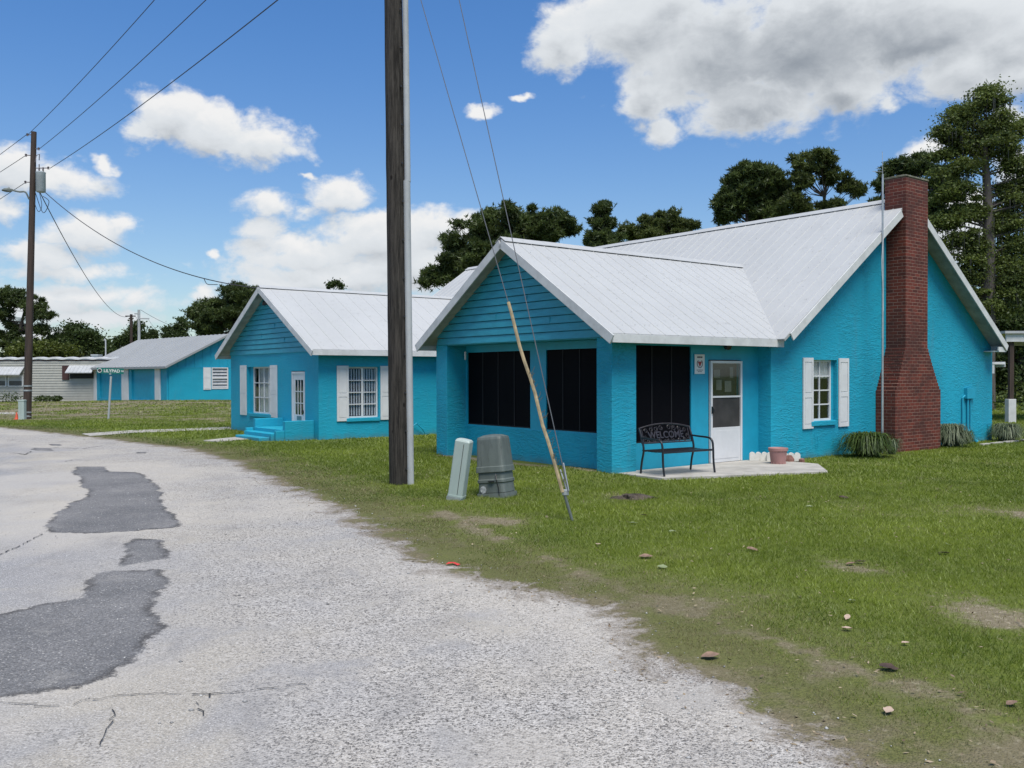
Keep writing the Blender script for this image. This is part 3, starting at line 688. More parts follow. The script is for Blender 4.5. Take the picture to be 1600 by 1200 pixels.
shutter('u', 11.56, .55, .91, .50, 2.06); shutter('u', 11.56, 1.94, 2.31, .50, 2.06)
wn = window('v', 0, 14.80, 16.42, .60, 2.06, 4, 3, label='white window with pale curtains', depth=.12)
curtain('v', 0, 14.85, 16.02,   .62, 2.04, .165, M['curtain'], wn, .012, .2)
mb = MB(); mb.box((.10, 16.42, .60), (.16, 16.66, 2.06)); mb.build('window_jamb', M['block'], house)
shutter('v', 0, 14.30, 14.80, .52, 2.10); shutter('v', 0, 16.69, 17.19, .52, 2.12)
# far wing door
d = MB(); z0, z1, v0, v1 = .32, 1.90, 12.44, 13.32
for a in (v0, v1 - .06): d.box((.0, a, z0), (.07, a + .06, z1))
d.box((.0, v0 + .06, z1 - .06), (.07, v1 - .06, z1)); d.box((.03, v0 + .06, z0), (.06, v1 - .06, .66)); d.box((.03, v0 + .06, 1.66), (.06, v1 - .06, z1 - .06))
for a in (v0 + .06, v1 - .17): d.box((.03, a, .66), (.06, a + .11, 1.66))
door2 = d.build('door', M['white'], house, 'small white door with nine panes', bevel=.003)
d = MB(); gv0, gv1 = v0 + .17, v1 - .17
for i in (1, 2): c = gv0 + (gv1 - gv0) * i / 3; d.box((.032, c - .012, .66), (.056, c + .012, 1.66))
for j in (1, 2): c = .66 + j / 3; d.box((.034, gv0, c - .012), (.058, gv1, c + .012))
d.build('muntin', M['white'], door2)
d = MB(); d.box((.046, gv0, .66), (.05, gv1, 1.66)); d.build('pane', M['glass'], door2)
d = MB(); d.lathe([(0, -.03), (.028, -.02), (.03, 0), (.02, .02), (0, .03)], (-.005, v0 + .12, .78), 12); d.box((-.0, v0 + .09, .70), (.03, v0 + .15, .76)); d.build('door_knob', M['black'], door2)
d = MB(); d.box((.022, 12.72, .50), (.029, 13.02, .62)); d.build('mail_slot', simple('door_notice', (.1, .2, .22), .5), door2)
mb = MB(); mb.box((-.02, 15.0, 3.98), (-.1, 15.14, 4.08)); mb.lathe([(.0, 0), (.05, .01), (.06, .1), (.03, .14)], (-.12, 15.0, 3.92), 12); mb.lathe([(.0, 0), (.05, .01), (.06, .1), (.03, .14)], (-.12, 14.84, 3.93), 12)
mb.build('flood_light', M['black'], house, 'dark twin flood light under the gable peak')
# steps
st = MB(); st.box((-.9, 12.02, -.2), (0 - .002, 13.9, .30)); st.box((-1.2, 11.98, -.2), (-.902, 13.92, .20)); st.box((-1.5, 12.1, -.2), (-1.202, 13.8, .10))
st.box((-.86, 11.84, -.2), (0 - .002, 12.015, .535)); st.box((-.86, 13.905, -.2), (-.002, 14.07, .535))
st.box((-1.12, 11.86, -.2), (-.862, 11.975, .28)); st.box((-1.12, 13.925, -.2), (-.905, 14.05, .28))
st.build('steps', M['block'], house, 'blue painted masonry steps with low side walls', bevel=.012)
# screen door
d = MB(); u0, u1, z0, z1 = 2.79, 3.76, .05, 2.06; pl = .13; fw = .05
d.box((u0, pl - .03, z0), (u0 + fw, pl + .03, z1)); d.box((u1 - fw, pl - .03, z0), (u1, pl + .03, z1)); d.box((u0 + fw, pl - .03, z1 - fw), (u1 - fw, pl + .03, z1))
sd = d.build('door', M['white'], house, 'white screen door with a solid lower panel', bevel=.004)
d = MB(); d.box((u0 + fw, pl - .015, z0), (u1 - fw, pl + .015, .74)); d.box((u0 + fw + .05, pl - .021, .12), (u1 - fw - .05, pl - .0152, .68)); d.build('kick_panel', M['white'], sd, bevel=.004)
d = MB(); d.box((u0 + fw, pl - .02, 1.33), (u1 - fw, pl + .012, 1.365)); d.build('rail', M['white'], sd)
d = MB(); d.box((u0 + fw, pl - .006, 1.365), (u1 - fw, pl - .002, z1 - fw)); d.build('pane', M['glass'], sd)
d = MB(); d.box((u0 + fw, pl + .002, .74), (u1 - fw, pl + .006, 1.33)); d.build('mesh_screen', simple('grey_mesh', (.035, .033, .03), .7, var=.3), sd)
d = MB(); d.box((u0 + .01, pl - .06, 1.02), (u0 + .04, pl - .03, 1.16)); d.tube([(u0 + .025, pl - .06, 1.03), (u0 + .025, pl - .085, 1.06), (u0 + .025, pl - .085, 1.12), (u0 + .025, pl - .06, 1.15)], .007); d.build('handle', M['black'], sd)
# notices seen through the glass
for i, (a, b, c_, e_) in enumerate([(3.02, 1.48, .16, .2), (3.28, 1.44, .2, .22), (3.44, 1.72, .1, .22), (2.95, 1.72, .18, .16)]):
    q = MB(); q.box((a, pl + .03, b), (a + c_, pl + .034, b + e_)); q.build('notice', simple('faded_notice%d' % i, (.16, .16, .14), .8), sd)
q = MB(); q.box((u0, pl + .12, 0), (u1, pl + .14, 2.1)); q.build('inner_door', simple('inner_door', (.03, .027, .025), .7), sd)
# porch light, light by the loggia, meter pipes, trim
mb = MB(); mb.box((3.05, -.02, 2.36), (3.3, .1, 2.42)); mb.lathe([(.0, 0), (.06, .015), (.08, .07), (.08, .1)], (3.2, .02, 2.27), 14); mb.build('porch_light', M['black'], house)
mb = MB(); mb.lathe([(.0, 0), (.022, .02), (.024, .18), (.02, .19)], (.42, 5.10, 2.12), 10); mb.build('lamp_tube', M['white'], house, 'small white lamp hanging in the loggia')
mb = MB()
for u, zz0, zz1, r in ((12.35, .05, 1.18, .022), (12.62, .05, 1.2, .03), (12.78, .05, 1.15, .018)): mb.tube([(u, -.19, zz0), (u, -.19, zz1), (u + .12, -.19, zz1 + .05)], r)
mb.tube([(12.62, -.19, .35), (12.62, -.26, .2), (12.7, -.40, .03)], .045)
mb.box((12.5, -.24, 1.15), (12.95, -.156, 1.42)); mb.build('pipe', M['blue'], house, 'blue painted pipes low on the gable wall', smooth=False)
mb = MB(); mb.box((14.07, -.10, .0), (14.15, .0, 2.05)); mb.box((14.07, -.14, 2.05), (14.85, .5, 2.10)); mb.box((14.85, -.14, 1.98), (14.88, .5, 2.12)); mb.box((14.07, -.13, 1.80), (14.25, -.02, 2.05)); mb.build('corner_trim', M['white'], house)
mb = MB(); mb.tube([(5.86, -.20, .60), (5.88, -.22, .45), (5.92, -.21, .32), (5.93, -.2, .2)], .006, 6); mb.build('loose_cord', M['blue'], house)
mb = MB(); mb.tube([(2.9, 11.5, .22), (3.1, 11.45, .36), (3.3, 11.46, .2), (3.45, 11.5, .02)], .018, 6); mb.build('pipe', M['blue'], house)

# ------------------------------------------------------------------ things at the house
def house_thing(name, label, cat, u, v, z=0, rz=0, group=None):
    return thing(name, label, cat, tuple(hw(u, v, z)), R(90) - YAW + rz, group)
def bezier(pts, n=10):
    P = [Vector(p) for p in pts]; out = []
    for i in range(len(P) - 1):
        p0 = P[max(i - 1, 0)]; p1 = P[i]; p2 = P[i + 1]; p3 = P[min(i + 2, len(P) - 1)]
        for k in range(n):
            t = k / n; out.append(.5 * ((2 * p1) + (p2 - p0) * t + (2 * p0 - 5 * p1 + 4 * p2 - p3) * t * t + (3 * p1 - p0 - 3 * p2 + p3) * t ** 3))
    out.append(P[-1]); return out
bench = house_thing('bench', 'black metal garden bench with an openwork WELCOME back on the porch', 'bench', .97, -.66, .045, R(-5))
WB = .60
for sx in (-1, 1):
    x = sx * WB
    mb = MB(); mb.tube(bezier([(x, .30, 0), (x, .27, .2), (x, .22, .42), (x, .27, .62), (x, .345, .80)], 6), .019, 8); mb.build('leg', M['black'], bench, smooth=True)
    mb = MB(); mb.tube(bezier([(x, -.31, 0), (x, -.28, .2), (x, -.27, .42), (x, -.25, .55), (x, -.19, .605), (x, -.08, .62)], 6), .019, 8); mb.build('leg', M['black'], bench, smooth=True)
    mb = MB(); mb.tube(bezier([(x, -.08, .62), (x, .1, .625), (x, .27, .635)], 6), .017, 8); mb.build('armrest', M['black'], bench, smooth=True)
mb = MB()
for i in range(7): y = -.26 + i * .078; mb.box((-WB, y, .405 - .012 * math.sin(i / 6 * 3.14)), (WB, y + .055, .417 - .012 * math.sin(i / 6 * 3.14)))
mb.tube([(-WB, -.27, .40), (WB, -.27, .40)], .016); mb.tube([(-WB, .22, .40), (WB, .22, .40)], .014); mb.build('seat', M['black'], bench)
tilt = R(16)
MBK = Matrix.Translation((0, .265, .53)) @ Matrix.Rotation(R(90) - tilt, 4, 'X')        # backrest plane: local x across, y up
def bk(x, y, z=0): return tuple(MBK @ Vector((x, y, z)))
mb = MB(); n = 20
arch = [(-WB + i / n * 2 * WB, .27 + .075 * (1 - ((i / n - .5) * 2) ** 2)) for i in range(n + 1)]
for (a, b) in zip(arch[:-1], arch[1:]): mb.beam(bk(*a), bk(*b), .014, .034, bk(0, 1)) if False else mb.tube([bk(*a), bk(*b)], .014, 6)
mb.tube([bk(-WB, .0), bk(WB, .0)], .014, 6); mb.tube([bk(-WB, 0), bk(-WB, .27)], .014, 6); mb.tube([bk(WB, 0), bk(WB, .27)], .014, 6)
mb.tube([bk(-WB + .05, .03), bk(-WB + .05, .25)], .008, 6); mb.tube([bk(WB - .05, .03), bk(WB - .05, .25)], .008, 6)
mb.build('backrest', M['bronze'], bench, smooth=True)
mb = MB()
def scroll(cx, cy, r, turns=1.3, ph=0, sg=1):
    pts = []; n = 16
    for i in range(n + 1):
        t = i / n; a = ph + sg * turns * 6.283 * t; rr = r * (1 - .62 * t); pts.append(bk(cx + rr * math.cos(a), cy + rr * math.sin(a)))
    mb.tube(pts, .0055, 5)
for sg in (-1, 1):
    for cx, cy, r, ph in ((.10, .275, .05, 0), (.22, .255, .05, 1), (.34, .245, .045, 2), (.46, .225, .042, 3), (.52, .10, .05, 1), (.44, .04, .035, 2), (.30, .035, .035, 0), (.16, .035, .035, 3), (.04, .03, .03, 1)):
        mb = MB(); scroll(sg * cx, cy, r, 1.3, ph, sg); mb.build('scroll', M['bronze'], bench, smooth=True)
text_mesh('WELCOME', .175, M['bronze'], bench, 'lettering', MBK @ Matrix.Translation((0, .135, 0)) @ Matrix.Scale(1.0, 4, (1, 0, 0)), .006, bold=.002)
# sign on the porch wall
sg_ = house_thing('wall_sign', 'small white notice sign with a dark round emblem beside the screen door', 'sign', 2.49, .142, 1.99)
mb = MB(); mb.box((-.145, -.012, -.19), (.145, 0, .19)); mb.build('sign_board', M['paper'], sg_, bevel=.004)
MS = Matrix.Rotation(R(90), 4, 'X')
mb = MB()
for i in range(20):
    a = i / 20 * 6.283; b = (i + 1) / 20 * 6.283
    if abs(((i + .5) / 20) - .25) < .09: continue
    mb.tube([(.078 * math.cos(a), -.0145, .01 + .078 * math.sin(a)), (.078 * math.cos(b), -.0145, .01 + .078 * math.sin(b))], .006, 5)
mb.build('emblem_ring', M['ink'], sg_)
mb = MB(); mb.prism([(-.06, -.0125, .05), (.06, -.0125, .05), (.035, -.0125, .0), (0, -.0125, -.055), (-.035, -.0125, .0)], (0, -.003, 0)); mb.build('emblem', M['inkred'], sg_)
for row, (zz, hh, segs) in enumerate(((.135, .03, ((-.075, -.03), (-.02, .02), (.03, .075))), (-.115, .012, ((-.09, -.04), (-.03, .03), (.04, .09))), (-.145, .01, ((-.06, -.01), (.0, .06))))):
    for a_, b_ in segs:
        mb = MB(); mb.box((a_, -.0135, zz - hh / 2), (b_, -.0122, zz + hh / 2)); mb.build('print_mark', M['ink'], sg_)
for a_ in (-.16, .148): mb = MB(); mb.box((a_, -.006, -.205), (a_ + .012, .004, .205)); mb.build('sign_frame', M['blue'], sg_)
# flower pot
pot = house_thing('flower_pot', 'empty faded terracotta plastic pot on the porch slab', 'flower pot', 3.78, -.74, .045)
mb = MB(); mb.lathe([(0, 0), (.135, 0), (.14, .015), (.168, .25), (.172, .25), (.186, .255), (.19, .305), (.182, .31), (.172, .30), (.16, .22), (0, .2)], n=32); mb.build('pot_body', M['terracotta'], pot, smooth=True)
mb = MB(); mb.lathe([(0, .21), (.1, .225), (.162, .215)], n=20); mb.build('potting_soil', simple('potting_soil', (.03, .022, .016), 1, bstr=.6), pot)
mb = MB()
for k in range(14): a = k / 14 * 6.28; mb.tube([(.137 * math.cos(a), .137 * math.sin(a), .0), (.141 * math.cos(a), .141 * math.sin(a), .03)], .012, 5)
mb.build('foot_rim', M['terracotta'], pot)
rk = MB()
for k in range(3):
    c = Vector(((-.02, .12, .22)[k], (.0, .05, -.05)[k], 0)); n_ = 7; base = len(rk.v)
    for zz, rr in ((-.02, .13), (.07, .12), (.15 - k * .03, .06)):
        for i in range(n_):
            a = i / n_ * 6.28; q = rr * random.uniform(.75, 1.15) * (1 - .25 * k); rk.v.append((c.x + q * math.cos(a), c.y + q * math.sin(a) * .7, zz))
    for j in range(2):
        for i in range(n_): a = base + j * n_ + i; b = base + j * n_ + (i + 1) % n_; rk.f.append((a, b, b + n_, a + n_))
    rk.f.append(tuple(base + 2 * n_ + i for i in range(n_)))
o = rk.build('rock', M['brickrock']); p_ = hw(4.35, -.62, .02); o.location = p_; tag(o, 'reddish brown rocks lying behind the terracotta pot', 'rock')
# scalloped edging pieces
def edging():
    mb = MB(); prof = [(0, 0)]; L = .36; n = 3
    for k in range(n):
        for i in range(9): a = math.pi - i / 8 * math.pi; prof.append((L / n * (k + .5) + L / n / 2 * .96 * math.cos(a), .12 + .055 * math.sin(a)))
    prof.append((L, 0)); mb.prism([(x, 0, z) for x, z in prof], (0, .055, 0)); return mb
for k, (lab, uu, vv, rz) in enumerate([('scalloped white concrete edging piece nearest the screen door', 3.86, -.10, -.05), ('scalloped white concrete edging piece between the first one and the pot', 4.0, -.45, -.9), ('scalloped white concrete edging piece partly behind the terracotta pot', 4.2, -.66, -.6)]):
    o = edging().build('garden_edging', M['concrete'] if False else simple('white_concrete%d' % k, (.6, .6, .55), .85, var=.12, dirt=.5, dirtcol=(.35, .3, .22)), bevel=.006)
    o.location = hw([3.83, 4.02, 4.22][k], [-.02, -.30, -.52][k], .046); o.rotation_euler = (0, 0, R(90) - YAW + [-.75, -.75, -.75][k]); tag(o, lab, 'garden edging', 'scalloped edging by the door')
# antenna mast
mast = house_thing('antenna_mast', 'thin galvanised antenna mast standing in front of the chimney', 'antenna mast', 7.80, -.60, 0)
mb = MB(); mb.tube([(0, 0, -.1), (0, 0, 5.9), (-.0, 0, 6.25)], [.022, .022, .02], 8); mb.tube([(.035, 0, 0.02), (.035, 0, 4.7)], .008, 6); mb.build('mast_pipe', M['galv'], mast, smooth=True)
mb = MB(); mb.tube([(0, 0, 6.2), (-.02, 0, 6.75)], .006, 5); mb.tube([(0, .0, 6.3), (.0, .25, 6.36)], .005, 5); mb.build('antenna_rod', M['galv'], mast)
mb = MB(); mb.tube([(.0, 0, 4.72), (.0, .08, 4.72)], .012, 6); mb.build('bracket', M['galv'], mast)
mb = MB(); mb.tube(bezier([(.01, -.02, 4.9), (-.07, -.02, 4.3), (-.02, -.02, 3.7), (.0, -.02, 3.2)], 6), .006, 5); mb.build('cable', M['white'], mast)

# strap-leaf plants
def strap_plant(name, label, u, v, r, h, N, mat, group='clumps of strap leaf plants along the gable wall', seed=0, cat='plant'):
    r_ = np.random.default_rng(seed); V = []; Fc = []; T = []
    for i in range(N):
        a = r_.random() * 6.283; L = h * (.3 + .85 * r_.random() ** .7); sp = r * (.25 + .85 * r_.random()); w0 = .009 + .006 * r_.random(); tint = r_.random()
        bx, by = r_.normal(0, r * .13, 2); ks = 6; base = len(V); peak = .45 + .35 * r_.random()
        for j in range(ks + 1):
            t = j / ks; d = sp * t; zz = L * (1 - ((t - peak) / peak) ** 2 if t < peak else 1 - .9 * ((t - peak) / (1 - peak + .10)) ** 2)
            ww = w0 * (1 - .8 * t ** 2); cx = bx + d * math.cos(a); cy = by + d * math.sin(a)
            V += [(cx - ww * math.sin(a), cy + ww * math.cos(a), zz - .02), (cx + ww * math.sin(a), cy - ww * math.cos(a), zz - .02)]; T += [tint, tint]
        for j in range(ks): q = base + 2 * j; Fc.append((q, q + 1, q + 3, q + 2))
    o = npmesh(name, np.array(V), np.array(Fc), mat, None, {'tint': np.array(T)}); o.location = hw(u, v, 0); return tag(o, label, cat, group)
strap_plant('strap_leaf_plant', 'large dark green arching grass-like clump left of the chimney base', 6.80, -.80, .60, .50, 1500, M['liriope'], seed=1)
strap_plant('strap_leaf_plant', 'pale striped grass-like clump just right of the chimney', 11.0, -.55, .50, .52, 1000, M['variegated'], seed=2)
strap_plant('strap_leaf_plant', 'small green clump beside the blue wall pipes', 12.05, -.42, .25, .34, 260, M['liriope'], seed=3)
strap_plant('strap_leaf_plant', 'pale striped clump at the far right corner of the gable wall', 14.0, -.55, .50, .44, 950, M['variegated'], seed=4)
strap_plant('strap_leaf_plant', 'thin dry tuft between the big green clump and the brick chimney', 7.85, -.80, .25, .34, 120, M['variegated'], seed=5)
for k, (uu, vv, L, lab) in enumerate([(11.95, -.90, .42, 'broken concrete edging block nearest the chimney'), (12.55, -.88, .55, 'concrete edging block below the blue pipes'), (13.3, -.86, .7, 'long concrete edging block near the far corner clump'), (14.35, -.86, .5, 'last concrete edging block beyond the corner clump')]):
    mb = MB(); mb.box((0, 0, -.05), (L, .1, .045)); o = mb.build('edging_block', M['concrete'], bevel=.012); o.location = hw(uu, vv, 0); o.rotation_euler = (0, 0, R(90) - YAW + random.uniform(-.06, .06)); tag(o, lab, 'edging block', 'edging blocks along the gable wall')

# ------------------------------------------------------------------ poles, guys, pedestals
def wire_between(name, p, q, sag, r, label, cat='wire', group=None, n=28, mat='wire', extra=None):
    p = np.array(p, float); q = np.array(q, float); pts = []
    for i in range(n + 1):
        t = i / n; c = p + (q - p) * t; c[2] -= 4 * sag * t * (1 - t); pts.append(c)
    mb = MB(); mb.tube(pts, r, 5); o = mb.build(name, M[mat], None, smooth=True); return tag(o, label, cat, group)
PB = G(624, 757); PT = 13.2
pole = thing('utility_pole', 'thick weathered wooden utility pole before the house, grey conduit up its side', 'utility pole', tuple(PB))
mb = MB(); pts = []; rr = []
for i in range(45):
    t = i / 44; zz = -.3 + (PT + .3) * t; pts.append((-.055 * (zz / 6), .0, zz)); rr.append(.165 - .035 * t + .003 * random.uniform(-1, 1))
mb.tube(pts, rr, 28); mb.build('shaft', M['pole'], pole, smooth=True)
def condx(z): return .19 - .055 * (z / 6)
mb = MB()
for (z0, z1, r_, off) in ((-.05, 4.95, .058, 0), (4.93, 7.0, .052, .012), (6.98, 9.2, .05, .012)):
    mb.tube([(condx(z0) + off, -.05, z0), (condx(z1) + off, -.05, z1)], r_, 14)
mb.build('conduit', M['conduit'], pole, 'pale grey U-guard conduit', smooth=True)
mb = MB()
for k in range(14): z = .25 + k * .62; mb.box((condx(z) - .075, -.125, z), (condx(z) - .05, -.10, z + .025))
mb.build('fixing_bolt', M['black'], pole)
mb = MB(); mb.beam((-1.1, -.3, 12.35), (.9, -.3, 12.35), .1, .12); mb.build('crossarm', M['creosote'], pole)
gg = G(898, 814)
def guy(name, z, label, off):
    top = PB + np.array([-.055 * z / 6 + .1, -.05, z]); b = gg + np.array([off, 0, .35]); mb = MB(); mb.tube([b, top], .006, 6); o = mb.build(name, M['wire_grey']); tag(o, label, 'guy wire', 'guy wires of the near utility pole'); return top
t1 = guy('guy_wire', 9.15, 'left-hand guy wire running up out of the yellow guard', -.14); t2 = guy('guy_wire', 12.5, 'right-hand thin guy wire without a guard', -.075)
an = thing('guy_anchor', 'grey steel ground anchor rod where both guy wires end in the lawn', 'ground anchor', tuple(gg))
mb = MB(); mb.tube([(.0, 0, -.1), (-.13, .05, .35)], .019, 8); mb.build('anchor_rod', M['grey_box'], an)
mb = MB(); mb.box((-.15, .02, .31), (-.07, .07, .38)); mb.tube([(-.09, .04, .36), (-.17, .1, .62)], .011, 6); mb.tube([(-.07, .04, .36), (-.13, .12, .70)], .010, 6); mb.build('clamp', M['galv'], an, bevel=.006)
gd = thing('guy_guard', 'long weathered yellow plastic guard on the left guy wire', 'guy guard', tuple(gg))
a = gg + np.array([-.14, 0, .35]); dirv = (t1 - a) / np.linalg.norm(t1 - a); pa = a + dirv * .0 - gg; zt_ = at(790, 467, 11.6)
Ltop = (zt_[2] - a[2]) / dirv[2]; pb = a + dirv * Ltop - gg
mb = MB(); side = np.array([1, 0, -dirv[0] / dirv[2]]); side /= np.linalg.norm(side); yv = np.cross(dirv, side)
prof = [(-.022, .0), (-.020, -.011), (0, -.019), (.020, -.011), (.022, .0), (.016, .0), (0, -.012), (-.016, 0)]
for k in range(12):
    q0 = pa + (pb - pa) * k / 12; q1 = pa + (pb - pa) * (k + 1) / 12; j0 = (vnoise(np.array([k * .7]), np.array([3.]), 1, 5)[0] - .5) * .035; j1 = (vnoise(np.array([(k + 1) * .7]), np.array([3.]), 1, 5)[0] - .5) * .035
    vs = [q0 + side * (x + j0) + yv * y for x, y in prof] + [q1 + side * (x + j1) + yv * y for x, y in prof]; m_ = len(prof)
    mb.add(vs, [(i, (i + 1) % m_, (i + 1) % m_ + m_, i + m_) for i in range(m_)])
mb.build('guard_shell', M['yellow'], gd)
mb = MB()                                 # dead vine clinging to the lower part
for k in range(44):
    q = pa + (pb - pa) * random.uniform(.03, .62) + np.array([random.uniform(0, .04), 0, 0]); mb.tube([q, q + np.array([random.uniform(-.01, .05), random.uniform(-.03, .0), random.uniform(.02, .09)])], .004, 4)
mb.build('dead_vine', simple('dead_vine', (.13, .12, .085), .9), gd)
# pedestals
def loft(rings):
    mb = MB(); n = len(rings[0]); 
    for r_ in rings: mb.v += [tuple(map(float, p)) for p in r_]
    for j in range(len(rings) - 1):
        for i in range(n): a = j * n + i; b = j * n + (i + 1) % n; mb.f.append((a, b, b + n, a + n))
    mb.f.append(tuple(range(n))[::-1]); mb.f.append(tuple((len(rings) - 1) * n + i for i in range(n))); return mb
def rrect(w, d, z, c=.02, cx=0, cy=0):
    out = []
    for sx, sy, a0 in ((1, 1, 0), (-1, 1, 90), (-1, -1, 180), (1, -1, 270)):
        for k in range(4): a = R(a0 + k * 30); out.append((cx + sx * (w / 2 - c) + c * math.cos(a), cy + sy * (d / 2 - c) + c * math.sin(a), z))
    return out
ped = thing('cable_pedestal', 'narrow pale green utility pedestal leaning to the right beside the larger grey cabinet', 'utility pedestal', tuple(G(713, 781)), R(-38))
ped.rotation_euler = (R(3), R(9.5), R(-18))
m_ = loft([rrect(.225, .17, z, .02) for z in (.0, .80)] + [rrect(.225, .17, .86, .02), rrect(.20, .14, .885, .03), rrect(.1, .08, .895, .03)]); m_.build('housing', M['green_box'], ped, bevel=.004)
m_ = loft([rrect(.235, .18, .055, .02), rrect(.235, .18, .08, .02)]); m_.build('base_collar', M['green_box'], ped)
mb = MB(); mb.box((-.12, -.095, -.05), (.10, .085, .05)); mb.build('stake_base', M['galv'], ped)
mb = MB(); mb.box((.03, -.0885, .1), (.036, -.0845, .83)); mb.build('seam', M['black'], ped)
mb = MB(); mb.box((-.1145, -.03, .66), (-.112, .05, .82)); st_ = mb.build('warning_sticker', M['red'], ped); mb = MB(); mb.box((-.1165, -.01, .70), (-.1147, .03, .78)); mb.build('sticker_panel', M['paper'], ped)
mb = MB(); mb.box((-.1145, -.0, .35), (-.112, .01, .62)); mb.build('slot', M['black'], ped)
cab = thing('telecom_cabinet', 'dark weathered grey-green telecom cabinet with ribbed base, leaning left on the lawn', 'utility cabinet', tuple(G(777, 775)), 0)
cab.rotation_euler = (R(-2), R(-5.5), R(-25))
m_ = loft([rrect(.47, .42, .36, .05), rrect(.46, .41, .44, .05), rrect(.445, .39, .445, .05), rrect(.40, .35, .84, .05), rrect(.385, .33, .875, .05), rrect(.25, .2, .905, .05), rrect(.05, .04, .915, .01)]); m_.build('dome', M['grey_box'], cab, bevel=.005)
m_ = loft([rrect(.44, .39, .06, .05), rrect(.425, .375, .20, .05), rrect(.45, .40, .21, .05), rrect(.45, .40, .25, .05), rrect(.425, .375, .26, .05), rrect(.42, .37, .36, .05)]); m_.build('base', M['grey_box'], cab, bevel=.004)
m_ = loft([rrect(.50, .45, -.05, .05), rrect(.48, .43, .055, .05)]); m_.build('plinth', M['grey_box'], cab)
mb = MB(); mb.tube([(.14, -.215, -.02), (.135, -.212, .12), (.12, -.235, .25), (.10, -.205, .33)], .008, 6); mb.build('cord', M['black'], cab)
mb = MB(); mb.prism([(-.12 + .05 * math.cos(a), -.2 - .0, .11 + .055 * math.sin(a)) for a in [k / 14 * 6.283 for k in range(14)]], (0, -.004, 0)); mb.build('peeling_label', simple('peeling_label', (.3, .32, .32), .8, var=.5, scale=30), cab)
mb = MB(); mb.box((-.02, -.236, .222), (.07, -.201, .236)); mb.build('hasp', M['black'], cab)

# far utility pole with transformer and street lamp
LP = G(42, 655); lp = thing('utility_pole', 'brown wooden utility pole with transformer and street lamp before the mobile home', 'utility pole', tuple(LP), 0)
def lz(y): return at(50, y, LP[1])[2]
LT = lz(206); lean = (at(53, 206, LP[1])[0] - LP[0])
mb = MB(); mb.tube([(lean * t, 0, -.3 + (LT + .3) * t) for t in np.linspace(0, 1, 20)], list(np.linspace(.165, .105, 20)), 14); mb.build('shaft', M['creosote'], lp, smooth=True)
def lx(z): return lean * z / LT
mb = MB()
for yy in (603, 610, 644, 650): z = lz(yy); mb.tube([(lx(z), 0, z - .03), (lx(z), 0, z + .03)], .172, 14)
mb.build('steel_band', M['galv'], lp)
z = lz(285); mb = MB(); mb.lathe([(0, -.42), (.15, -.42), (.19, -.38), (.19, .36), (.2, .38), (.2, .4), (.12, .44), (0, .45)], (lx(z) + .36, -.05, z), 20); tr_ = mb.build('transformer', M['steel_dark'], lp, 'grey can transformer', smooth=True)
mb = MB()
for dx, h in ((.30, .32), (.46, .2)):
    mb.lathe([(.02, 0), (.045, .03), (.02, .06), (.045, .09), (.02, .12), (.045, .15), (.02, .18), (.02, h)], (lx(z) + dx, -.05, z + .42), 10)
mb.tube([(lx(z) + .3, -.05, z + .9), (lx(z) + .32, -.05, z + 1.15), (lx(z) + .18, -.05, z + 1.1), (lx(z) + .16, -.1, z + .8)], .02, 6); mb.build('bushing', M['porcelain'], tr_)
mb = MB()
for yy, sx in ((211, -.24), (243, -.28), (233, .24), (263, .66), (285, -.28)):
    mb = MB(); z2 = lz(yy); mb.tube([(lx(z2), -.02, z2), (lx(z2) + sx, -.05, z2)], .018, 6); mb.lathe([(.0, -.06), (.045, -.05), (.03, 0), (.05, .04), (.0, .07)], (lx(z2) + sx, -.05, z2), 10); mb.build('insulator', M['porcelain'], lp)
z3 = lz(312); zl = lz(300); mb = MB(); mb.tube(bezier([(lx(z3) - .08, -.1, z3), (lx(z3) - .2, -.15, z3 + .28), (lx(z3) - .42, -.2, zl - .03), (lx(z3) - .66, -.2, zl + .02)], 6), .034, 8); la = mb.build('lamp_arm', M['galv'], lp, smooth=True); la.data.materials[0] = M['grey_box']
mb = MB(); c = Vector((lx(z3) - .86, -.2, zl + .03)); m2 = loft([[(c.x - .28 + .56 * t, c.y + .14 * s_ * math.sin(3.14 * min(1, t * 1.25 + .1)) , c.z + zz * math.sin(3.14 * min(1, t * .9 + .1))) for s_, zz in ((-1, 0), (-.6, .09), (.6, .09), (1, 0), (.6, -.07), (-.6, -.07))] for t in (0.02, .25, .5, .75, 1)]); m2.build('lamp_head', M['grey_box'], la, 'cobra head street lamp', smooth=True)
mb = MB(); mb.lathe([(0, 0), (.035, 0), (.035, .08), (0, .09)], (c.x + .0, c.y, c.z + .05), 8); mb.build('photocell', M['steel_dark'], la)
mb = MB(); zz = lz(318)
mb.tube(bezier([(lx(zz) + .3, -.05, z - .3), (lx(zz) + .45, -.1, zz - .1), (lx(zz) + .3, -.1, zz - .35), (lx(zz) + .12, -.1, zz + .1)], 6), .012, 5)
mb.tube(bezier([(lx(zz) + .15, -.05, z - .4), (lx(zz) + .5, -.1, zz - .4), (lx(zz) + .75, -.1, zz + .05), (lx(zz) + .5, -.1, zz + .28)], 6), .014, 5); mb.build('drip_loop', M['wire'], lp)
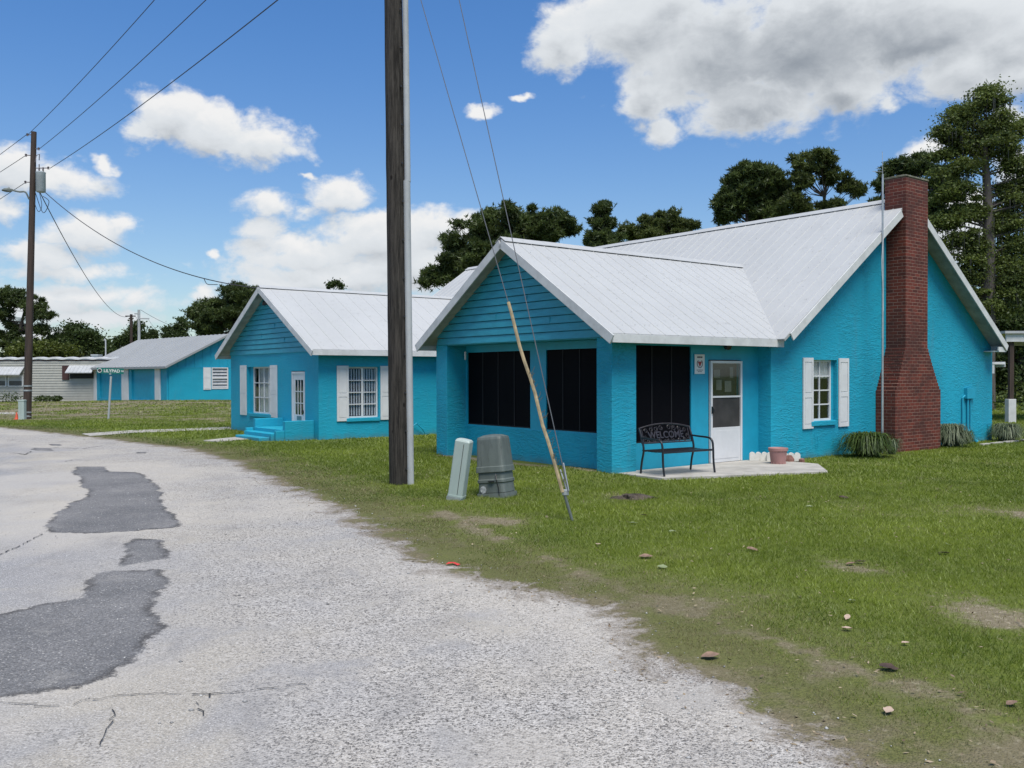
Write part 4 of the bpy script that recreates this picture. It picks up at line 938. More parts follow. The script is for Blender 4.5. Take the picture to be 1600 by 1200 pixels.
# lines
near = lambda dx, z: (PB[0] - .055 * z / 6 + dx, PB[1] - .1, z)
wg = 'overhead lines between the two big utility poles'
wire_between('power_line', at(44, 210, LP[1] - .1), near(-.35, 11.9), .25, .011, 'topmost power line rising to the top of the near pole', 'power line', wg)
wire_between('power_line', at(61, 233, LP[1] - .1), near(-.16, 10.62), .22, .011, 'middle power line rising to the near pole', 'power line', wg)
wire_between('power_line', at(78, 263, LP[1] - .1), near(-.16, 9.2), .18, .012, 'lowest of the three power lines rising to the near pole', 'power line', wg)
g2 = 'lines leaving the far pole to the left'
wire_between('power_line', at(42, 210, LP[1] - .1), at(-300, 440, 60), .3, .012, 'upper power line leaving the transformer pole to the left', 'power line', g2)
wire_between('power_line', at(40, 243, LP[1] - .1), at(-300, 420, 60), .5, .012, 'middle line leaving the transformer pole to the left', 'power line', g2)
wire_between('power_line', at(40, 285, LP[1] - .1), at(-300, 480, 60), .3, .012, 'lower line leaving the transformer pole to the left above the lamp', 'power line', g2)
tend = hw(-.2, VR2 + .5, Z_R + .02)
wire_between('service_line', at(70, 300, LP[1] - .1), tend, .75, .016, 'thick service cable sagging from the transformer pole to the middle gable', 'service cable')
p0_ = at(70, 300, LP[1] - .1); tt_ = .80; pl_ = p0_ + (np.array(tend) - p0_) * tt_ - [0, 0, 4 * .75 * tt_ * (1 - tt_)]; mb = MB(); mb.tube(bezier([pl_, pl_ + [.1, 0, -.18], pl_ + [.3, 0, -.2], pl_ + [.45, 0, -.2]], 6), .012, 5); o = mb.build('splice_loop', M['wire']); tag(o, 'small loose loop of wire hanging under the service cable', 'wire')
# distant poles
FP = at(204, 492, 118); fz = -.2
def far_pole(px, ytop, Y, r, mat, label, arms):
    t = at(px, ytop, Y); o = thing('utility_pole', label, 'utility pole', (t[0], t[1], -.3)); h = t[2] + .3
    mb = MB(); mb.tube([(0, 0, 0), (0, 0, h)], [r * 1.2, r], 10); mb.build('shaft', M[mat], o)
    mb = MB()
    for dz, l0, l1 in arms: mb.beam((l0, -.1, h - dz), (l1, -.1, h - dz), .12, .14)
    mb.build('crossarm', M[mat], o); return t
t205 = far_pole(205, 491, 118, .17, 'creosote', 'small far dark pole with a crossarm left of the grey one', [(.25, -.7, .6), (.6, -.3, .3)])
t217 = far_pole(217, 484, 112, .16, 'conduit', 'slim far grey pole behind the garage roof ridge', [(.5, -.5, .1), (1.1, 0, 1.3)])
wire_between('service_line', at(63, 302, LP[1] + .1), (t205[0], t205[1], t205[2] - .1), 1.9, .02, 'steep cable dropping from the transformer pole towards the far dark pole', 'service cable', n=60)
g3 = 'thin lines right of the far poles'
wire_between('power_line', (t217[0] + .2, t217[1], t217[2]), at(330, 520, 130), .8, .022, 'thin far line falling right from the grey pole top', 'power line', g3)
wire_between('power_line', (t217[0] + 1.1, t217[1], t217[2] - 1.1), at(245, 516, 120), .1, .015, 'short far line below the grey pole arm', 'power line', g3)

# street sign
SP = G(169, 655); ss = thing('street_sign', 'green LILYPAD street name blade on a tilted grey post in front of the garage', 'street sign', tuple(SP))
top = at(173.5, 588, SP[1]) - SP
mb = MB(); mb.tube([(0, 0, -.2), tuple(top)], .045, 10); mb.build('post', M['conduit'], ss, smooth=True)
c = at(172.5, 579.5, SP[1]) - SP; yaw_s = R(4)
MS2 = Matrix.Translation(Vector(c)) @ Matrix.Rotation(R(2.0), 4, 'Y') @ Matrix.Rotation(yaw_s, 4, 'Z')
mb = MB(); mb.box((-.54, -.006, -.115), (.54, .006, .115), MS2); mb.build('blade', M['signgreen'], ss)
text_mesh('LILYPAD', .175, M['paper'], ss, 'lettering', MS2 @ Matrix.Translation((.06, -.009, -.005)) @ MS, .001, bold=.004)
text_mesh('DR', .085, M['paper'], ss, 'lettering', MS2 @ Matrix.Translation((.49, -.009, 0)) @ MS, .001, bold=.002)
mb = MB(); ring = []
for k in range(24):
    a = k / 24 * 6.283; b = (k + 1) / 24 * 6.283
    mb.tube([tuple(MS2 @ Vector((-.43 + .085 * math.cos(a), -.010, .0 + .075 * math.sin(a)))), tuple(MS2 @ Vector((-.43 + .085 * math.cos(b), -.010, .075 * math.sin(b))))], .013, 5)
mb.build('logo_ring', M['paper'], ss)
mb = MB(); mb.prism([tuple(MS2 @ Vector((-.43 + .06 * math.cos(k / 16 * 6.283), -.0075, .055 * math.sin(k / 16 * 6.283)))) for k in range(16)], tuple((MS2.to_3x3() @ Vector((0, -.002, 0))))); mb.build('logo_disc', M['ink'], ss)
mb = MB(); mb.box((-.04, -.015, -.15), (.04, .015, -.10), MS2); mb.build('bracket', M['galv'], ss)
# far pedestal and orange marker
fp = thing('cable_pedestal', 'pale grey-green utility pedestal standing against the transformer pole', 'utility pedestal', tuple(G(35, 655.5)))
m_ = loft([rrect(.24, .22, 0, .02), rrect(.24, .22, .76, .02), rrect(.26, .24, .765, .02), rrect(.26, .24, .80, .02), rrect(.2, .18, .815, .02)]); m_.build('housing', M['green_box'], fp)
mb = MB(); mb.box((-.005, -.1135, .05), (.005, -.1115, .72)); mb.build('seam', M['galv'], fp)
fc = MB(); fc.lathe([(0, .3), (.02, .3), (.07, .03), (.12, .03), (.12, 0), (0, 0)], n=14); o = fc.build('marker_cone', M['orange']); o.location = G(26, 655.5); tag(o, 'small orange marker cone beside the far pedestal', 'cone')

# ------------------------------------------------------------------ garage
GC = G(264, 624.5, .2); gar = thing('garage', 'long low blue garage with white pilasters and a grey ribbed metal roof', 'garage', (GC[0], GC[1], 0), R(45))
ez = at(262, 574.5, GC[1])[2]; GR, GL = 4.1, 14.1; gzr = at(357, 522, GC[1] + .707 * GR)[2]
gs = (gzr - ez - .08) / (GR + .45)
mb = MB(); panel(mb, (0, 0, -.4), (1, 0, 0), (0, 0, 1), (0, .2, 0), (2 * GR, ez + .45), [(3.02, 4.25, 1.25, 2.78)]); mb.build('wall', M['block'], gar, 'blue gable end wall')
mb = MB(); mb.box((0, .2, -.4), (.2, GL, ez + .05)); mb.box((2 * GR - .2, .2, -.4), (2 * GR, GL, ez + .05)); mb.box((.2, GL - .2, -.4), (2 * GR - .2, GL, ez + .3)); mb.build('wall', M['blue'], gar)
mb = MB(); mb.prism([(0, .02, ez + .05), (2 * GR, .02, ez + .05), (GR, .02, gzr - .05)], (0, .12, 0))
for k in range(1, 14): u = k * .6; h = gzr - .1 - abs(u - GR) * gs; mb.box((u, -.01, ez + .05), (u + .05, .019, h))
mb.box((0, -.015, ez + .0), (2 * GR, .019, ez + .06)); mb.build('gable_board', M['blue'], gar, 'board and batten gable')
uys = [at(x, 600, 1) for x in ()]
def gar_y(px):                            # distance along the front wall for an image column
    t = (px - 800) / F_PX; return (GC[0] - t * GC[1]) / (.707 + t * .707)
for a, b in ((246, 254), (194, 204), (146, 154)):
    y0, y1 = gar_y(b), gar_y(a); mb = MB(); mb.box((-.20, y0, -.4), (-.12, y1, ez + .02)); mb.build('pilaster', M['white'], gar, bevel=.01)
mb = MB(); mb.box((-.12, -.0, -.4), (-.002, GL, .12)); mb.box((-.12, 0, ez - .12), (-.002, GL, ez + .04))
for a, b in ((238, 263), (190, 208), (137, 158)): mb.box((-.118, gar_y(b), .12), (-.002, gar_y(a), ez - .12))
mb.build('bay_frame', M['blue'], gar)
LG = math.hypot(GR + .45, gzr - ez - .08)
roof_plane(gar, M['roof_far'], (-.45, 0, ez + .06), (0, 1, 0), (GR + .45, 0, gzr - ez - .08), [(-.42, 0), (GL + .6, 0), (GL + .6, LG), (-.42, LG)], pitch=.62, rib=(.07, .04), phase=.05, label='grey ribbed metal roof plane')
roof_plane(gar, M['roof_far'], (2 * GR + .45, 0, ez + .06), (0, 1, 0), (-GR - .45, 0, gzr - ez - .08), [(-.42, 0), (GL + .6, 0), (GL + .6, LG), (-.42, LG)], pitch=.62, rib=(.07, .04), phase=.05)
mb = MB(); mb.beam((-.47, -.42, ez + .0), (-.47, GL + .6, ez + .0), .03, .13); mb.beam((-.45, -.44, ez + .0), (GR, -.44, gzr - .06), .03, .13); mb.beam((2 * GR + .45, -.44, ez + .0), (GR, -.44, gzr - .06), .03, .13); mb.build('fascia', M['roof_far'], gar)
# its window and shutter
mb = MB(); u0, u1, z0, z1 = 3.02, 4.25, .87, 2.36
for a in (u0, u1 - .07): mb.box((a, -.03, z0), (a + .07, .08, z1))
for a in (z0, z1 - .07, (z0 + z1) / 2 - .03): mb.box((u0 + .07, -.028, a), (u1 - .07, .078, a + .07))
wf = mb.build('window', M['white'], gar)
for k in range(6): z = z0 + .09 + k * .22; mb = MB(); mb.add([(u0 + .07, .0, z), (u1 - .07, .0, z), (u1 - .07, .09, z + .2), (u0 + .07, .09, z + .2)], [(0, 1, 2, 3)]); mb.build('louvre', M['awning'], wf)
mb = MB(); mb.box((u0, .12, z0), (u1, .13, z1)); mb.build('pane', M['dark'], wf)
mb = MB(); mb.box((2.42, -.04, .83), (2.96, -.005, 2.36)); mb.box((2.49, -.05, .9), (2.89, -.041, 1.5)); mb.box((2.49, -.05, 1.65), (2.89, -.041, 2.28)); mb.build('shutter', M['white'], gar)

# ------------------------------------------------------------------ mobile home
YM = 69.5; mh0 = at(-180, 628, YM); mh = thing('mobile_home', 'cream horizontally sided mobile home with a scalloped white roof edge', 'mobile home', (mh0[0], YM, 0))
def mx(px): return at(px, 600, YM)[0] - mh0[0]
def mz(py): return at(60, py, YM)[2]
zb, zt2 = mz(627), mz(563)
WL = mx(190)
mb = MB(); nb = 16
for k in range(nb):
    a = zb + (zt2 - zb) * k / nb; b = zb + (zt2 - zb) * (k + 1) / nb
    mb.add([(0, -.035, a), (WL, -.035, a), (WL, -.0, b), (0, -.0, b), (0, .1, a), (WL, .1, a), (WL, .1, b), (0, .1, b)], [(0, 1, 2, 3), (4, 5, 1, 0), (5, 6, 2, 1), (4, 0, 3, 7), (7, 6, 5, 4)])
mb.box((0, .1, zb), (WL, 4.2, zt2)); mb.build('siding', simple('cream_siding', (.345, .345, .305), .6, var=.06, dirt=.25, dirtcol=(.3, .28, .22)), mh)
mb = MB(); mb.box((-.2, -.06, zt2 + .02), (WL + .2, 4.4, zt2 + .14)); mb.build('roof', M['awning'], mh)
mb = MB(); n = 90
for i in range(n):
    x0_, x1_ = -.2 + (WL + .4) * i / n, -.2 + (WL + .4) * (i + 1) / n; z_ = zt2 + .17 + .035 * math.sin(i * 1.1); z2_ = zt2 + .17 + .035 * math.sin((i + 1) * 1.1)
    mb.add([(x0_, -.12, z_ - .09), (x1_, -.12, z2_ - .09), (x1_, -.12, z2_ + .05), (x0_, -.12, z_ + .05), (x0_, .5, z_ - .05), (x1_, .5, z2_ - .05), (x1_, .5, z2_ + .07), (x0_, .5, z_ + .07)], [(0, 1, 2, 3), (3, 2, 6, 7), (4, 5, 1, 0)])
mb.build('scalloped_edge', M['white'], mh)
mb = MB(); mb.box((0, -.02, zt2 - .06), (WL, -.005, zt2 + .05)); mb.build('painted_shadow_strip', M['maroon'], mh)  # dark strip standing in for the shade under the scalloped roof edge
def mbox(name, mat, x0_, x1_, y0_, y1_, d0=-.08, d1=-.03, parent=mh, label=None): m = MB(); m.box((mx(x0_), d0, mz(y1_)), (mx(x1_), d1, mz(y0_))); return m.build(name, mat, parent, label)
for a, b in ((-30, 11), (13, 37)):
    wf = mbox('window', M['white'], a, b, 586.5, 604); mbox('pane', simple('dim_glass', (.05, .06, .065), .2), a + 2, b - 2, 588.5, 602.5, -.086, -.0805, wf); mbox('shade', M['awning'], a + 2, b - 2, 588.5, 595, -.09, -.0865, wf)
def awn(x0_, x1_, y0_, y1_):
    m = MB(); a, b = mx(x0_), mx(x1_); zz0, zz1 = mz(y1_), mz(y0_); m.add([(a, -.05, zz1), (b, -.05, zz1), (b, -.75, zz0), (a, -.75, zz0), (a, -.05, zz1 - .04), (b, -.05, zz1 - .04), (b, -.75, zz0 - .06), (a, -.75, zz0 - .06)], [(0, 1, 2, 3), (7, 6, 5, 4), (3, 2, 6, 7), (0, 3, 7, 4), (1, 5, 6, 2)])
    k = a + .25
    while k < b: m.add([(k - .03, -.05, zz1 + .002), (k + .03, -.05, zz1 + .002), (k + .03, -.75, zz0 + .002), (k - .03, -.75, zz0 + .002), (k, -.05, zz1 + .04), (k, -.75, zz0 + .04)], [(0, 3, 5, 4), (1, 4, 5, 2), (3, 2, 5)]); k += .3
    m.build('awning', M['awning'], mh, 'ribbed metal window awning')
awn(-60, 38.5, 573, 585); awn(109, 150, 571, 582)
mbox('window', M['dark'], 110, 150, 582, 591.5); mbox('shutter', M['maroon'], 98, 108.5, 571.5, 593.5, -.09, -.04)
mb = MB(); mb.box((0, .0, -1.2), (mx(31), .1, zb)); mb.build('skirting', M['skirt'], mh)
mb = MB(); mb.box((mx(31), .0, -1.2), (WL, .1, zb + .03)); mb.build('foundation', M['skirt'], mh)
mb = MB(); mb.box((mx(129), 1.5, zt2 + .1), (mx(139), 2.2, zt2 + .38)); mb.box((mx(128), 1.45, zt2 + .38), (mx(140), 2.25, zt2 + .48)); mb.build('roof_vent', M['steel_dark'], mh)
mb = MB(); mb.tube([(mx(160), .6, zt2), (mx(160), .6, mz(531)), (mx(158.5), .6, mz(529.5)), (mx(157.8), .6, mz(532))], .05, 8); mb.build('service_mast', M['conduit'], mh)
def shrub(px, py, w, h, Y, label, seed, mat='oak', name='shrub', group=None):
    r_ = np.random.default_rng(seed); c = G(px, py, gz(at(px, py, Y)[0], Y) if False else 0.0); c = at(px, py, Y); N = 420
    P = r_.normal(0, 1, (N, 3)); P /= np.linalg.norm(P, axis=1)[:, None]; P *= r_.random((N, 1)) ** .4; P = P * [w / 2, w / 2, h / 2] + [0, 0, h / 2]
    o = leaves(name, P, .09, M[mat], None, r_); o.location = c; return tag(o, label, 'shrub', group)

# ------------------------------------------------------------------ foliage builder
def leaves(name, P, size, mat, parent, r_, elong=1.6, flat=0.0, tint=None, kind='quad'):
    N = len(P); a = r_.normal(0, 1, (N, 3)); a[:, 2] *= (1 - flat); a /= np.linalg.norm(a, axis=1)[:, None]
    b = r_.normal(0, 1, (N, 3)); b -= a * (a * b).sum(1)[:, None]; b /= np.linalg.norm(b, axis=1)[:, None]
    s = size * (.6 + .8 * r_.random((N, 1))); a = a * s * elong / 2; b = b * s / 2
    if kind == 'quad':
        V = np.stack([P - a, P + b * .9 - a * .1, P + a, P - b * .9 - a * .1], 1).reshape(-1, 3); Fc = np.arange(4 * N).reshape(N, 4)
    else:
        V = np.stack([P - b * .5, P + b * .5, P + a * 2], 1).reshape(-1, 3); Fc = np.arange(3 * N).reshape(N, 3)
    t = r_.random(N) if tint is None else tint
    return npmesh(name, V, Fc, mat, parent, {'tint': np.repeat(t, Fc.shape[1])})
def tufts(name, P, size, mat, parent, r_, k=9, tint=None, up=.25):   # starbursts of needles
    N = len(P); C = np.repeat(P, k, 0); d = r_.normal(0, 1, (N * k, 3)); d[:, 2] += up; d /= np.linalg.norm(d, axis=1)[:, None]
    b = r_.normal(0, 1, (N * k, 3)); b -= d * (d * b).sum(1)[:, None]; b /= np.linalg.norm(b, axis=1)[:, None]
    s = size * (.6 + .7 * r_.random((N * k, 1))); w_ = s * .16
    V = np.stack([C + d * s * .1 - b * w_, C + d * s * .1 + b * w_, C + d * s], 1).reshape(-1, 3); Fc = np.arange(3 * N * k).reshape(-1, 3)
    t = np.repeat(r_.random(N) if tint is None else tint, k * 3)
    return npmesh(name, V, Fc, mat, parent, {'tint': t})
def tree(name, label, Y, base_px, blobs, kind='pine', mat='pine', clump=.55, n_clump=60, per=34, size=.26, trunk_r=.2, bark='bark', seed=0, group=None, cat='tree', trunk_top=None, moss=0, limbs=True, thick=1.0, droop=0.0):
    r_ = np.random.default_rng(seed); mpp = Y / F_PX
    bx = at(base_px, 600, Y)[0]; root = thing(name, label, cat, (bx, Y, -.3), 0, group)
    B = []
    for (cx, cy, rx, ry) in blobs: c = at(cx, cy, Y); B.append((c[0] - bx, c[2] + .3, rx * mpp, ry * mpp))
    area = np.array([b[2] * b[3] for b in B]); area /= area.sum(); cl = []
    for (x, z, rx, rz), a in zip(B, area):
        m = max(2, int(round(n_clump * a)))
        q = r_.normal(0, 1, (m, 3)); q /= np.linalg.norm(q, axis=1)[:, None]; q *= (r_.random((m, 1)) ** .36)
        e = np.maximum(0.15, np.array([max(rx - clump * .7, .1), max(rx * thick - clump * .7, .1), max(rz - clump * .55, .1)]))
        cl.append(np.stack([x + q[:, 0] * e[0], q[:, 1] * e[1], z + q[:, 2] * e[2]], 1))
    cl = np.concatenate(cl)
    ztop = max(b[1] + b[3] for b in B); tt = (trunk_top if trunk_top else ztop * .86)
    # trunk
    tx = np.mean([b[0] for b in B if b[1] > ztop * .5] or [0]) ; mb = MB(); ks = 12; tp = []
    for i in range(ks + 1):
        t = i / ks; tp.append(Vector((tx * t ** 1.5 + .12 * math.sin(t * 5 + seed), .1 * math.sin(t * 4 + 2 * seed), tt * t)))
    mb.tube(tp, [trunk_r * (1.25 - 1.0 * (i / ks)) + .015 for i in range(ks + 1)], 9)
    mb.build('trunk', M[bark], root, smooth=True)
    if limbs:
        mb = MB()
        for c in cl:
            if r_.random() > (.62 if kind == 'pine' else .28): continue
            c = Vector(c); zz = max(.25 * tt, min(c.z - .35 * abs(c.x) * (1 if kind == 'pine' else .3) - .3, tt * .95)); t = zz / tt; i = min(ks - 1, int(t * ks)); p = tp[i].lerp(tp[i + 1], t * ks - i)
            mid = p.lerp(c, .55) + Vector((0, 0, -.12 * (c - p).length if kind == 'pine' else .05)); r0 = trunk_r * .28 * (1.15 - t) + .02
            mb.tube([p, p.lerp(mid, .5), mid, c], [r0, r0 * .75, r0 * .5, .012], 5, False)
        mb.build('limb', M[bark], root, smooth=True)
    P = []; T = []
    for c in cl:
        rr = clump * (.35 + 1.05 * r_.random() ** 1.3); q = r_.normal(0, 1, (per, 3)); q /= np.linalg.norm(q, axis=1)[:, None]; q *= (r_.random((per, 1)) ** .45) * rr * (1 + (.9 if kind != 'pine' else .45) * (r_.random((per, 1)) < .18)); q += r_.normal(0, .09 * clump, 3)
        q[:, 2] *= .6 if kind == 'pine' else (.6 if mat == 'cypress' else .85); q[:, 0] *= 1.35 if mat == 'cypress' else 1
        if droop: q[:, 2] -= droop * (q[:, 0] ** 2 + q[:, 1] ** 2)
        P.append(c + q); base = r_.random() * .55; T.append(np.clip(base + r_.random(per) * .45 , 0, 1))
    P = np.concatenate(P); T = np.concatenate(T)
    if kind == 'pine': tufts('crown', P, size, M[mat], root, r_, 9, T)
    else: leaves('crown', P, size, M[mat], root, r_, 1.7, .2, T)
    if moss:
        V = []; Fc = []; T = []
        for c in cl[r_.permutation(len(cl))[:moss]]:
            for k in range(5):
                x, y = r_.normal(0, clump * .5, 2); L = .3 + .8 * r_.random(); w_ = .015 + .035 * r_.random(); b0 = len(V); p = c + np.array([x, y, -.1])
                V += [p + [-w_, 0, 0], p + [w_, 0, 0], p + [w_ * .7, .03, -L * .6], p + [0, 0, -L], p + [-w_ * .8, -.02, -L * .5]]; Fc += [(b0, b0 + 1, b0 + 2, b0 + 3), (b0, b0 + 3, b0 + 4, b0 + 4)]
        mb = MB(); mb.v = [tuple(map(float, v)) for v in V]; mb.f = [f if f[2] != f[3] else f[:3] for f in Fc]; o = mb.build('hanging_moss', M['moss'], root); o['kind'] = 'stuff'
    return root
# behind the house, from left to right
tree('pine_tree', 'broad umbrella crowned pine rising behind the left gable of the house', 58, 800,
     [(810, 352, 88, 40), (750, 372, 62, 42), (865, 355, 42, 30), (720, 405, 45, 28), (685, 432, 33, 18), (780, 398, 90, 32), (830, 372, 55, 26), (668, 440, 14, 10), (760, 425, 60, 25)], 'pine', 'pine', 0.51, 275, 50, 0.286, .34, seed=11)
tree('pine_tree', 'young upright cone-shaped pine beside the umbrella crowned one', 56, 942, [(943, 325, 17, 20), (942, 350, 28, 20), (940, 372, 36, 14), (950, 385, 45, 12), (925, 380, 18, 10)], 'pine', 'pine', 0.34, 88, 35, 0.231, .14, seed=12, thick=.8)
tree('pine_tree', 'round topped pine low above the ridge, left of the paired pines', 60, 1030, [(1040, 345, 28, 22), (1010, 352, 26, 18), (1065, 355, 28, 18), (985, 362, 22, 14), (1030, 368, 50, 14), (1085, 352, 12, 8)], 'pine', 'pine2', 0.41, 110, 37, 0.258, .22, seed=13)
tree('pine_tree', 'dense dark left-hand pine of the pair above the roof ridge', 52, 1185, [(1175, 285, 48, 38), (1150, 310, 36, 28), (1200, 300, 38, 38), (1140, 335, 24, 18), (1205, 340, 40, 22), (1125, 318, 14, 10)], 'pine', 'pine', 0.45, 165, 45, 0.272, .26, seed=14)
tree('pine_tree', 'open crowned right-hand pine of the pair, with bare reaching limbs', 50, 1268, [(1272, 252, 38, 21), (1250, 280, 22, 20), (1300, 275, 25, 15), (1332, 290, 22, 16), (1345, 300, 14, 10), (1305, 318, 14, 10), (1240, 315, 26, 22), (1290, 322, 14, 8), (1258, 330, 20, 14)], 'pine', 'pine2', 0.34, 104, 37, 0.245, .22, seed=15)
tree('pine_tree', 'pine half hidden behind the brick chimney', 56, 1440, [(1405, 262, 30, 18), (1440, 258, 34, 20), (1385, 290, 22, 18), (1470, 280, 30, 26), (1370, 318, 16, 12), (1378, 335, 12, 8), (1450, 330, 30, 30)], 'pine', 'pine', 0.41, 132, 42, 0.258, .25, seed=16)
tree('cypress_tree', 'tall ragged cypress hung with grey moss at the right edge', 46, 1543, [(1545, 150, 34, 26), (1510, 175, 32, 28), (1560, 195, 38, 30), (1490, 205, 36, 28), (1535, 225, 60, 26), (1585, 250, 28, 30), (1505, 260, 34, 20), (1470, 240, 18, 12), (1490, 300, 36, 22), (1580, 300, 30, 30), (1480, 345, 32, 20), (1575, 345, 40, 25), (1510, 372, 34, 18), (1585, 385, 30, 30), (1525, 420, 36, 28), (1590, 440, 40, 34), (1545, 470, 45, 30), (1470, 272, 14, 10), (1500, 330, 30, 18), (1527, 325, 20, 26), (1562, 345, 20, 26), (1530, 390, 24, 20), (1570, 420, 30, 30), (1605, 200, 24, 26), (1625, 300, 40, 70), (1470, 390, 22, 18), (1500, 450, 30, 24)], 'leaf', 'cypress', 0.50, 500, 330, 0.078, .4, 'bark_grey', seed=17, trunk_top=14.6, moss=150, droop=.25)
tree('oak_tree', 'dark leafy tree filling the gap below the cypress', 56, 1590, [(1590, 500, 60, 60), (1560, 560, 50, 50), (1625, 450, 50, 70), (1660, 520, 60, 80), (1600, 600, 60, 40), (1530, 500, 30, 40), (1640, 330, 40, 60)], 'leaf', 'oak', 0.76, 260, 247, 0.132, .35, seed=18)
tree('oak_tree', 'far spreading dark tree beyond the right-hand tree row', 64, 1740, [(1740, 400, 80, 120), (1800, 500, 80, 90), (1700, 560, 70, 60)], 'leaf', 'oak', 0.95, 150, 208, 0.165, .35, seed=19)
# left background
tree('pine_tree', 'tall thin crowned pine behind the transformer pole', 105, 20, [(18, 462, 26, 20), (45, 475, 30, 20), (8, 490, 22, 18), (62, 492, 20, 14), (78, 490, 10, 8), (60, 515, 18, 12), (22, 515, 20, 18), (35, 535, 24, 14), (5, 530, 14, 20)], 'pine', 'pine', 0.61, 132, 32, 0.374, .3, 'bark', seed=21)
tree('oak_tree', 'rounded dark tree behind the mobile home roof', 108, 118, [(118, 530, 40, 24), (95, 540, 30, 18), (145, 538, 24, 18), (115, 515, 16, 10), (155, 548, 16, 10)], 'leaf', 'oak', 0.85, 150, 156, 0.198, .3, seed=22)
tree('leafy_tree', 'yellow-green leafy tree low behind the mobile home', 96, 60, [(60, 545, 34, 14), (90, 550, 32, 12), (30, 552, 22, 12), (105, 545, 10, 8)], 'leaf', 'bush', 0.57, 120, 156, 0.165, .2, seed=23)
tree('leafy_tree', 'small dark tree around the foot of the far grey pole', 120, 210, [(212, 520, 16, 16), (195, 532, 20, 12), (230, 530, 22, 14), (215, 508, 10, 8), (178, 545, 12, 12), (240, 522, 8, 6)], 'leaf', 'oak', 0.66, 110, 104, 0.198, .2, seed=24)
tree('leafy_tree', 'little round dark tree above the garage ridge', 120, 264, [(264, 516, 11, 9), (284, 512, 14, 13), (272, 524, 24, 8), (284, 502, 8, 7)], 'leaf', 'oak', 0.57, 60, 104, 0.187, .18, seed=25)
tree('pine_tree', 'dense dark pine between the garage and the middle gable', 100, 335, [(318, 490, 26, 20), (340, 475, 22, 16), (370, 465, 26, 22), (395, 460, 18, 14), (350, 500, 45, 22), (390, 490, 30, 30), (325, 515, 30, 14), (300, 488, 10, 9), (372, 448, 12, 8)], 'pine', 'pine', 0.70, 253, 40, 0.408, .3, seed=26)
tree('leafy_tree', 'tiny treetop peeping over the middle wing ridge', 110, 523, [(523, 443, 11, 6), (533, 447, 8, 5), (513, 448, 8, 5), (523, 470, 16, 20)], 'leaf', 'oak', 0.47, 40, 104, 0.165, .2, seed=27)
tree('leafy_tree', 'thin dark tree right of the service mast', 112, 165, [(165, 540, 10, 12), (158, 552, 10, 8), (172, 552, 8, 8)], 'leaf', 'oak', 0.57, 40, 104, 0.187, .15, seed=28)
shrub(12, 643, 2.2, 1.6, YM - 1.5, 'dark bush against the mobile home skirting', 31); shrub(68, 628, 1.5, .5, YM - 1.2, 'low weedy plant by the siding just right of the transformer pole', 32); shrub(89, 628, .8, .5, YM - 1.2, 'small round weed by the siding, between the larger weedy plants', 33)
shrub(1590, 648, 3.2, 1.9, 47, 'light green undergrowth beyond the carport post', 34, 'bush'); shrub(1560, 652, 3.6, 1.3, 45, 'low dark green growth at the lawn end, left of the carport post', 35)
# wood far away, one mass
r_ = np.random.default_rng(77); N = 52000; ang = r_.uniform(R(-75), R(75), N); rad = r_.uniform(165, 200, N); hh = 4.2 + 2.6 * vnoise(ang * 22, rad * 0, 1, 3) + 1.4 * vnoise(ang * 90, rad * 0, 1, 8); zz = r_.random(N) ** .6 * hh
P = np.stack([rad * np.sin(ang), rad * np.cos(ang), zz - .5], 1); o = leaves('woods', P, 1.5, M['woods'], None, r_, 1.3); tag(o, 'low dark line of distant woods on the horizon', 'woods', None, 'stuff')

# ------------------------------------------------------------------ carport at the right edge
CP = G(1581, 660); cpz = at(1585, 520, CP[1])[2]; cpx = at(1566, 520, CP[1])[0]
cp = thing('carport', 'open timber carport with a flat white-edged roof beyond the right corner of the house', 'carport', tuple(CP))
mb = MB(); mb.box((cpx - CP[0], -.2, cpz - .03), (8, 5, cpz + .06)); mb.build('roof', M['awning'], cp)
for y_ in (-.1, 4.7): mb = MB(); mb.box((cpx - CP[0] + .1, y_, cpz - .33), (7.9, y_ + .08, cpz - .035)); mb.build('beam', M['trim'], cp)
for x, y in ((0, 0), (6.5, 0), (0, 4.75), (6.5, 4.75)):
    mb = MB(); mb.box((x - .075, y - .0, -.2), (x + .075, y + .15, cpz - .335)); pp = mb.build('post', M['creosote'], cp, 'dark timber post with boxed white foot')
    mb = MB(); mb.box((x - .15, y - .06, -.1), (x + .13, y + .21, .86)); mb.build('post_boxing', M['trim'], pp, bevel=.01)

# ------------------------------------------------------------------ litter on the lawn
def leaf_obj(px, py, L, rz, lab, mat, curl=.3, seed=0):
    L *= .72; r_ = np.random.default_rng(seed); n = 6; V = []; Fc = []
    for i in range(n + 1):
        t = i / n; w_ = .34 * L * math.sin(math.pi * min(1, t * .96 + .03)) ** .8
        for k, s in enumerate((-1, -.5, 0, .5, 1)): V.append(((t - .5) * L, s * w_, .012 + curl * L * (.28 * s * s * w_ / (.34 * L) + .25 * (t - .5) ** 2) + r_.normal(0, .002)))
    for i in range(n):
        for k in range(4): a = i * 5 + k; Fc.append((a, a + 1, a + 6, a + 5))
    o = npmesh('dead_leaf', np.array(V), np.array(Fc), mat, None, None, True); c = G(px, py); o.location = (c[0], c[1], float(gz(c[0], c[1])) + .010); o.rotation_euler = (r_.normal(0, .15), r_.normal(0, .15), rz); return tag(o, lab, 'leaf', 'fallen leaves on the lawn')
brn = simple('leaf_brown', (.20, .13, .09), .8, var=.25, scale=20); tan = simple('leaf_tan', (.42, .32, .24), .8, var=.15, scale=20); drk = simple('leaf_dark', (.05, .03, .022), .8, var=.3, scale=20); grn = simple('leaf_green', (.2, .24, .12), .7, scale=20)
